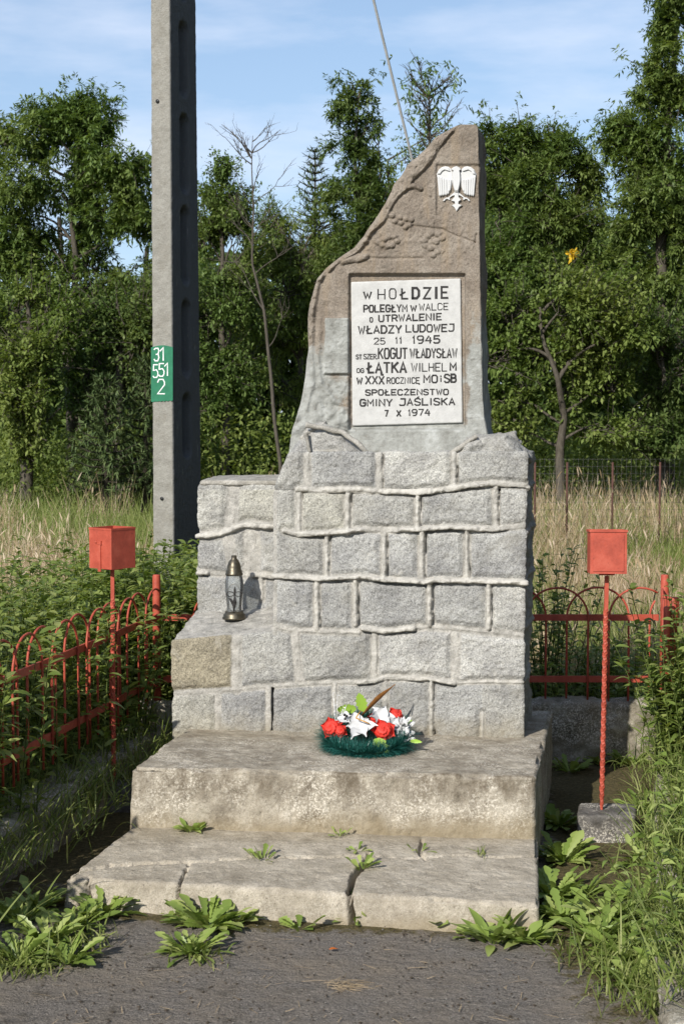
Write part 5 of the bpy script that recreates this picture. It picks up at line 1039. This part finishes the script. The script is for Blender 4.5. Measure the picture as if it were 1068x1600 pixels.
# left corner patch
for i, (x, y, n, L, W) in enumerate([(35, 1440, 16, .15, .045), (75, 1475, 18, .16, .045), (118, 1450, 14, .15, .045), (30, 1500, 20, .15, .04), (105, 1505, 16, .14, .04), (160, 1432, 14, .14, .045), (195, 1415, 12, .12, .04), (60, 1420, 12, .14, .045)]):
    weed(x, y, n, L, W, ['broad leaved weed in the left corner patch, behind the rest', 'lush weed in the middle of the left corner patch', 'weed at the right of the left corner patch', 'weed nearest the lower left corner', 'weed on the front right rim of the left patch', 'weed by the left end of the lower step', 'small weed touching the chipped end of the lower step', 'weed at the back of the left patch, in half shade'][i], 0, 'dand', .35)
for i, (x, y) in enumerate([(15, 1515), (90, 1495), (140, 1475), (50, 1520)]):
    tuft(x, y, 46, .14, ['grass tuft in the lowest left corner', 'grass tuft amid the left corner weeds', 'grass tuft at the right rim of the left patch', 'grass tuft in front of the left corner weeds'][i])
weed(300, 1490, 20, .13, .035, 'feathery weed standing forward on the asphalt, left of centre', 0, 'dand', .3); tuft(305, 1495, 46, .11, 'grass tuft inside the forward weed on the asphalt')
weed(325, 1448, 18, .17, .055, 'big spreading weed against the lower step front', 0, 'dand', .45); weed(372, 1440, 12, .12, .045, 'leafy weed right of the big spreading one', 0, 'dand', .4); weed(285, 1425, 8, .11, .04, 'tall narrow weed under the left crack of the step', 0, 'dand', .2)
weed(468, 1452, 10, .085, .035, 'small weed at the foot of the step, left of the wide crack', 0, 'dand', .4); weed(678, 1446, 8, .10, .05, 'broad leaved seedling at the step foot, right of the wide crack', 0, 'broad', .15)
weed(770, 1472, 14, .16, .055, 'pale broad leaved rosette at the right end of the lower step', 0, 'broad', .4); weed(820, 1470, 14, .15, .05, 'bright rosette on the corner of the lower step', 0, 'broad', .35); weed(735, 1462, 8, .10, .04, 'small flat weed beside the pale rosette', 0, 'broad', .5)
weed(556, 1408, 14, .075, .022, 'tiny plant growing out of the wide crack', .03, 'dand', .2); weed(556, 1440, 16, .085, .026, 'tiny plant at the bottom of the wide crack', 0, 'dand', .2); weed(566, 1356, 16, .075, .024, 'brownish sprig at the top of the wide crack', .12, 'dand', .15)
weed(299, 1297, 24, .075, .026, 'bright little plant on the left of the middle tread', .142, 'broad', .3); weed(530, 1305, 10, .045, .015, 'small plant in the tread corner under the wreath', .142, 'dand', .3); weed(556, 1328, 9, .045, .016, 'small plant between the tread corner and the crack', .13, 'dand', .3)
weed(410, 1341, 14, .065, .02, 'small plant in the long tread crack', .125, 'dand', .35); weed(655, 1330, 7, .045, .012, 'thin sprig in the short tread crack', .13, 'dand', .1); tuft(752, 1336, 14, .07, 'thin grass lying on the right of the tread', .13, .004, None, .9, .01)
# right strip
RL = ['weed hugging the side of the upper step', 'large leaved weed beside the upper step side, lower', 'large bright weed beside the lower step end', 'weed in front of the right footing block', 'weed at the back right, by the shaded wall', 'weed under the back wall in sun', 'weed in the rear corner near the right wall', 'weed by the middle of the right wall', 'bushy weed in the right strip, half way forward', 'bushy weed in the right strip next to the wall', 'low weed in the right strip near the step', 'weed in the thick of the right strip', 'weed at the front of the right strip', 'weed at the right of the front strip', 'drooping weed by the front of the right wall', 'weed on the near end of the right strip']
for i, (x, y, n, L, W, k) in enumerate([(872, 1290, 18, .15, .055, 'dand'), (880, 1345, 20, .17, .055, 'dand'), (862, 1400, 16, .17, .055, 'dand'), (905, 1405, 12, .14, .04, 'dand'), (890, 1205, 8, .12, .06, 'dand'), (935, 1190, 9, .12, .05, 'dand'), (985, 1195, 9, .13, .05, 'dand'), (1005, 1270, 12, .16, .045, 'dand'),
                                        (950, 1440, 18, .19, .045, 'dand'), (1000, 1420, 18, .18, .045, 'dand'), (880, 1440, 14, .15, .045, 'dand'), (930, 1470, 18, .18, .045, 'dand'), (975, 1500, 18, .18, .045, 'dand'), (1015, 1480, 18, .18, .045, 'dand'), (1010, 1350, 14, .16, .045, 'dand'), (1000, 1540, 14, .15, .04, 'dand')]):
    weed(x, y, n, L, W, RL[i], 0, k, .35, .04)
TLb = ['grass tuft at the front of the right strip', 'grass tuft at the very right, near the lower edge', 'grass tuft leaning over the front asphalt on the right', 'dry mixed grass tuft on the right wall, near', 'grass tuft on the right wall, middle', 'grass tuft on the right wall, far', 'grass tuft by the right wall foot', 'small grass tuft on the mossy ground by the footing']
for i, (x, y, n, L, z_) in enumerate([(960, 1520, 120, .20, 0), (1020, 1570, 150, .22, 0), (905, 1490, 40, .17, 0), (1045, 1440, 110, .24, .2), (1040, 1320, 110, .22, .22), (1030, 1200, 90, .20, .22), (1010, 1440, 90, .2, 0), (940, 1365, 26, .06, 0)]): tuft(x, y, n, L, TLb[i], z_, .005, None, .55, .07)
N = 3000; t_ = rng.random(N) ** .8; pR = CORR - DL * (t_ * 4.0)[:, None] + np.array([.0, 0, 0]) + np.stack([rng.normal(.09, .09, N), 0 * t_, 0 * t_], -1); pR[:, 2] = .20 * (rng.random(N) > .3)
mb = MB(); strips(mb, pR, np.stack([rng.normal(-.1, .5, N), rng.normal(0, .4, N), np.ones(N)], -1), rng.uniform(.1, .27, N), .005, rng.uniform(.1, .8, N), 5, np.array([.8, 1, .9, .7, .4, .03]), .2); o = mb.build('verge_grass', G_GRS); tag(o, 'rank grass overgrowing the right low wall', 'grass', kind='stuff')
N = 110; pR = CORR - DL * (rng.random(N) * 3.8)[:, None] + np.stack([rng.normal(.08, .09, N), np.zeros(N), np.zeros(N)], -1); pR[:, 2] = .15; thicket('verge_weeds', 'leafy weeds mixed in the grass of the right low wall', 'weeds', pR, rng.uniform(.08, .26, N), G_WEED, 14, (.05, .10), (.012, .022), 'stuff', lean=.3)
N = 3600; t_ = rng.random(N); pL = CORL - DL * (t_ * 4.0)[:, None] + np.stack([rng.normal(.03, .13, N), 0 * t_, 0 * t_], -1); pL[:, 2] = .08 + .06 * rng.random(N)
mb = MB(); strips(mb, pL, np.stack([rng.normal(.1, .5, N), rng.normal(0, .4, N), np.ones(N)], -1), rng.uniform(.1, .36, N), .006, rng.uniform(.1, .8, N), 5, np.array([.8, 1, .9, .7, .4, .03]), .2); o = mb.build('fence_grass', G_GRS); tag(o, 'rank shaded grass through the foot of the left fence', 'grass', kind='stuff')
for i, (x, y) in enumerate([(-25, 1230), (-30, 1330)]): tuft(x, y, 12, .36, ['long blades arching in from the left edge, upper', 'long blades arching in from the left edge, lower'][i], .05, .008, None, .7, .03)

# litter on the asphalt
M_PEB = mat_plain('pebble', (.21, .195, .17), .85, .2, .4, 30); M_STRAW = mat_plain('straw', (.42, .32, .20), .8, .2, .25, 30)
mb = MB(); N = 520; xx = rng.uniform(40, 1000, N); yy = rng.uniform(1440, 1610, N); P = on_z(xx, yy, .004)
for p, r_ in zip(P, rng.uniform(.001, .0040, N)):
    v = nrm(rng.normal(size=(8, 3))); ico = np.array([[1, 0, 0], [-1, 0, 0], [0, 1, 0], [0, -1, 0], [0, 0, .7], [0, 0, -.7]]) * rng.uniform(.6, 1.3, (6, 3)) * r_; mb.add(p + ico, [np.array([[0, 2, 4], [2, 1, 4], [1, 3, 4], [3, 0, 4], [2, 0, 5], [1, 2, 5], [3, 1, 5], [0, 3, 5]])])
for p, r_ in zip(on_z(rng.uniform(40, 1000, 520), 1446 + 160 * rng.random(520) ** 1.4, .003), rng.uniform(.002, .007, 520)):
    ico = np.array([[1, 0, 0], [-1, 0, 0], [0, 1, 0], [0, -1, 0], [0, 0, .5], [0, 0, -.5]]) * rng.uniform(.5, 1.4, (6, 3)) * r_; mbS = MB() if 'mbD' not in globals() else mbD; mbD = mbS; mbD.add(p + ico, [np.array([[0, 2, 4], [2, 1, 4], [1, 3, 4], [3, 0, 4], [2, 0, 5], [1, 2, 5], [3, 1, 5], [0, 3, 5]])])
tag(mbD.build('soil_crumbs', mat_plain('soil_crumb', (.075, .06, .045), .95, .1, .4, 30), smooth=False), 'dark crumbs of soil lying on the asphalt', 'soil crumbs', kind='stuff')
o = mb.build('gravel', M_PEB, smooth=False); tag(o, 'loose grit and small stones on the asphalt', 'gravel', kind='stuff')
mb = MB(); N = 130; xx = rng.uniform(60, 1000, N); yy = rng.uniform(1450, 1605, N); P = on_z(xx, yy, .006); strips(mb, P, np.stack([rng.normal(size=N), rng.normal(size=N), rng.normal(0, .04, N)], -1), rng.uniform(.02, .07, N), .0022, .0, 2, np.array([1, 1, .5])); o = mb.build('straw_litter', M_STRAW); tag(o, 'scattered dry grass stalks on the asphalt', 'litter', kind='stuff')
c = on_z(535., 1538., .004); N = 90; mb = MB(); strips(mb, c + rng.normal(size=(N, 3)) * np.array([.03, .018, .003]), np.stack([rng.normal(1, .8, N), rng.normal(0, .5, N), rng.normal(.01, .03, N)], -1), rng.uniform(.03, .08, N), .0020, .1, 3, np.array([1, 1, .7, .2])); tag(mb.build('dead_grass', M_STRAW, loc=c), 'small bunch of dead grass lying on the asphalt', 'dead grass')
c = on_z(514., 1484., .008); mb = MB(); strips(mb, [c], [[1, .3, .1]], .03, .018, .1, 4, LANC, .4, tint=.5); tag(mb.build('fallen_leaf', mat_plain('orange_leaf', (.50, .13, .02), .7, .2), loc=c), 'single orange fallen leaf on the asphalt before the wide crack', 'leaf')

# distant wire fence at the right
FY = 20.0; xs = [835, 885, 956, 1030, 1100]; f0 = on_y(820., 760., FY); wf = thing('wire_fence', f0 * np.array([1, 1, 0]), 'distant grey wire mesh fence with rusty posts at the meadow edge', 'fence'); ztop = on_y(900., 716., FY)[2]
for x in xs: p = on_y(float(x), 760., FY); mb = MB(); tube(mb, [[p[0], FY, 0], [p[0], FY, ztop - .05]], .013, 8); mb.build('post', M_RUST, wf)
mb = MB(); xa, xb = on_y(820., 760., FY)[0], on_y(1120., 760., FY)[0]
for z_ in np.arange(.1, ztop, .09): tube(mb, [[xa, FY, z_], [xb, FY, z_]], .0013, 4)
for x in np.arange(xa, xb, .06): tube(mb, [[x, FY, .05], [x, FY, ztop]], .0010, 4)
mb.build('wire_mesh', M_MESH, wf)
# pale stone in the field, far left
mb = MB(); p = on_z(14., 792., 0.0); rough_box(mb, c8_of(p + np.array([-.3, 0, 0]), rot(.1), DS, .42, .3, -.05, .30), (24, 20, 16), .08, lambda P, N, nl: .04 * fbm(P, 4, 3, 401)); tag(mb.build('field_stone', M_WALL, loc=p), 'pale boulder in the dry grass at the far left', 'stone')
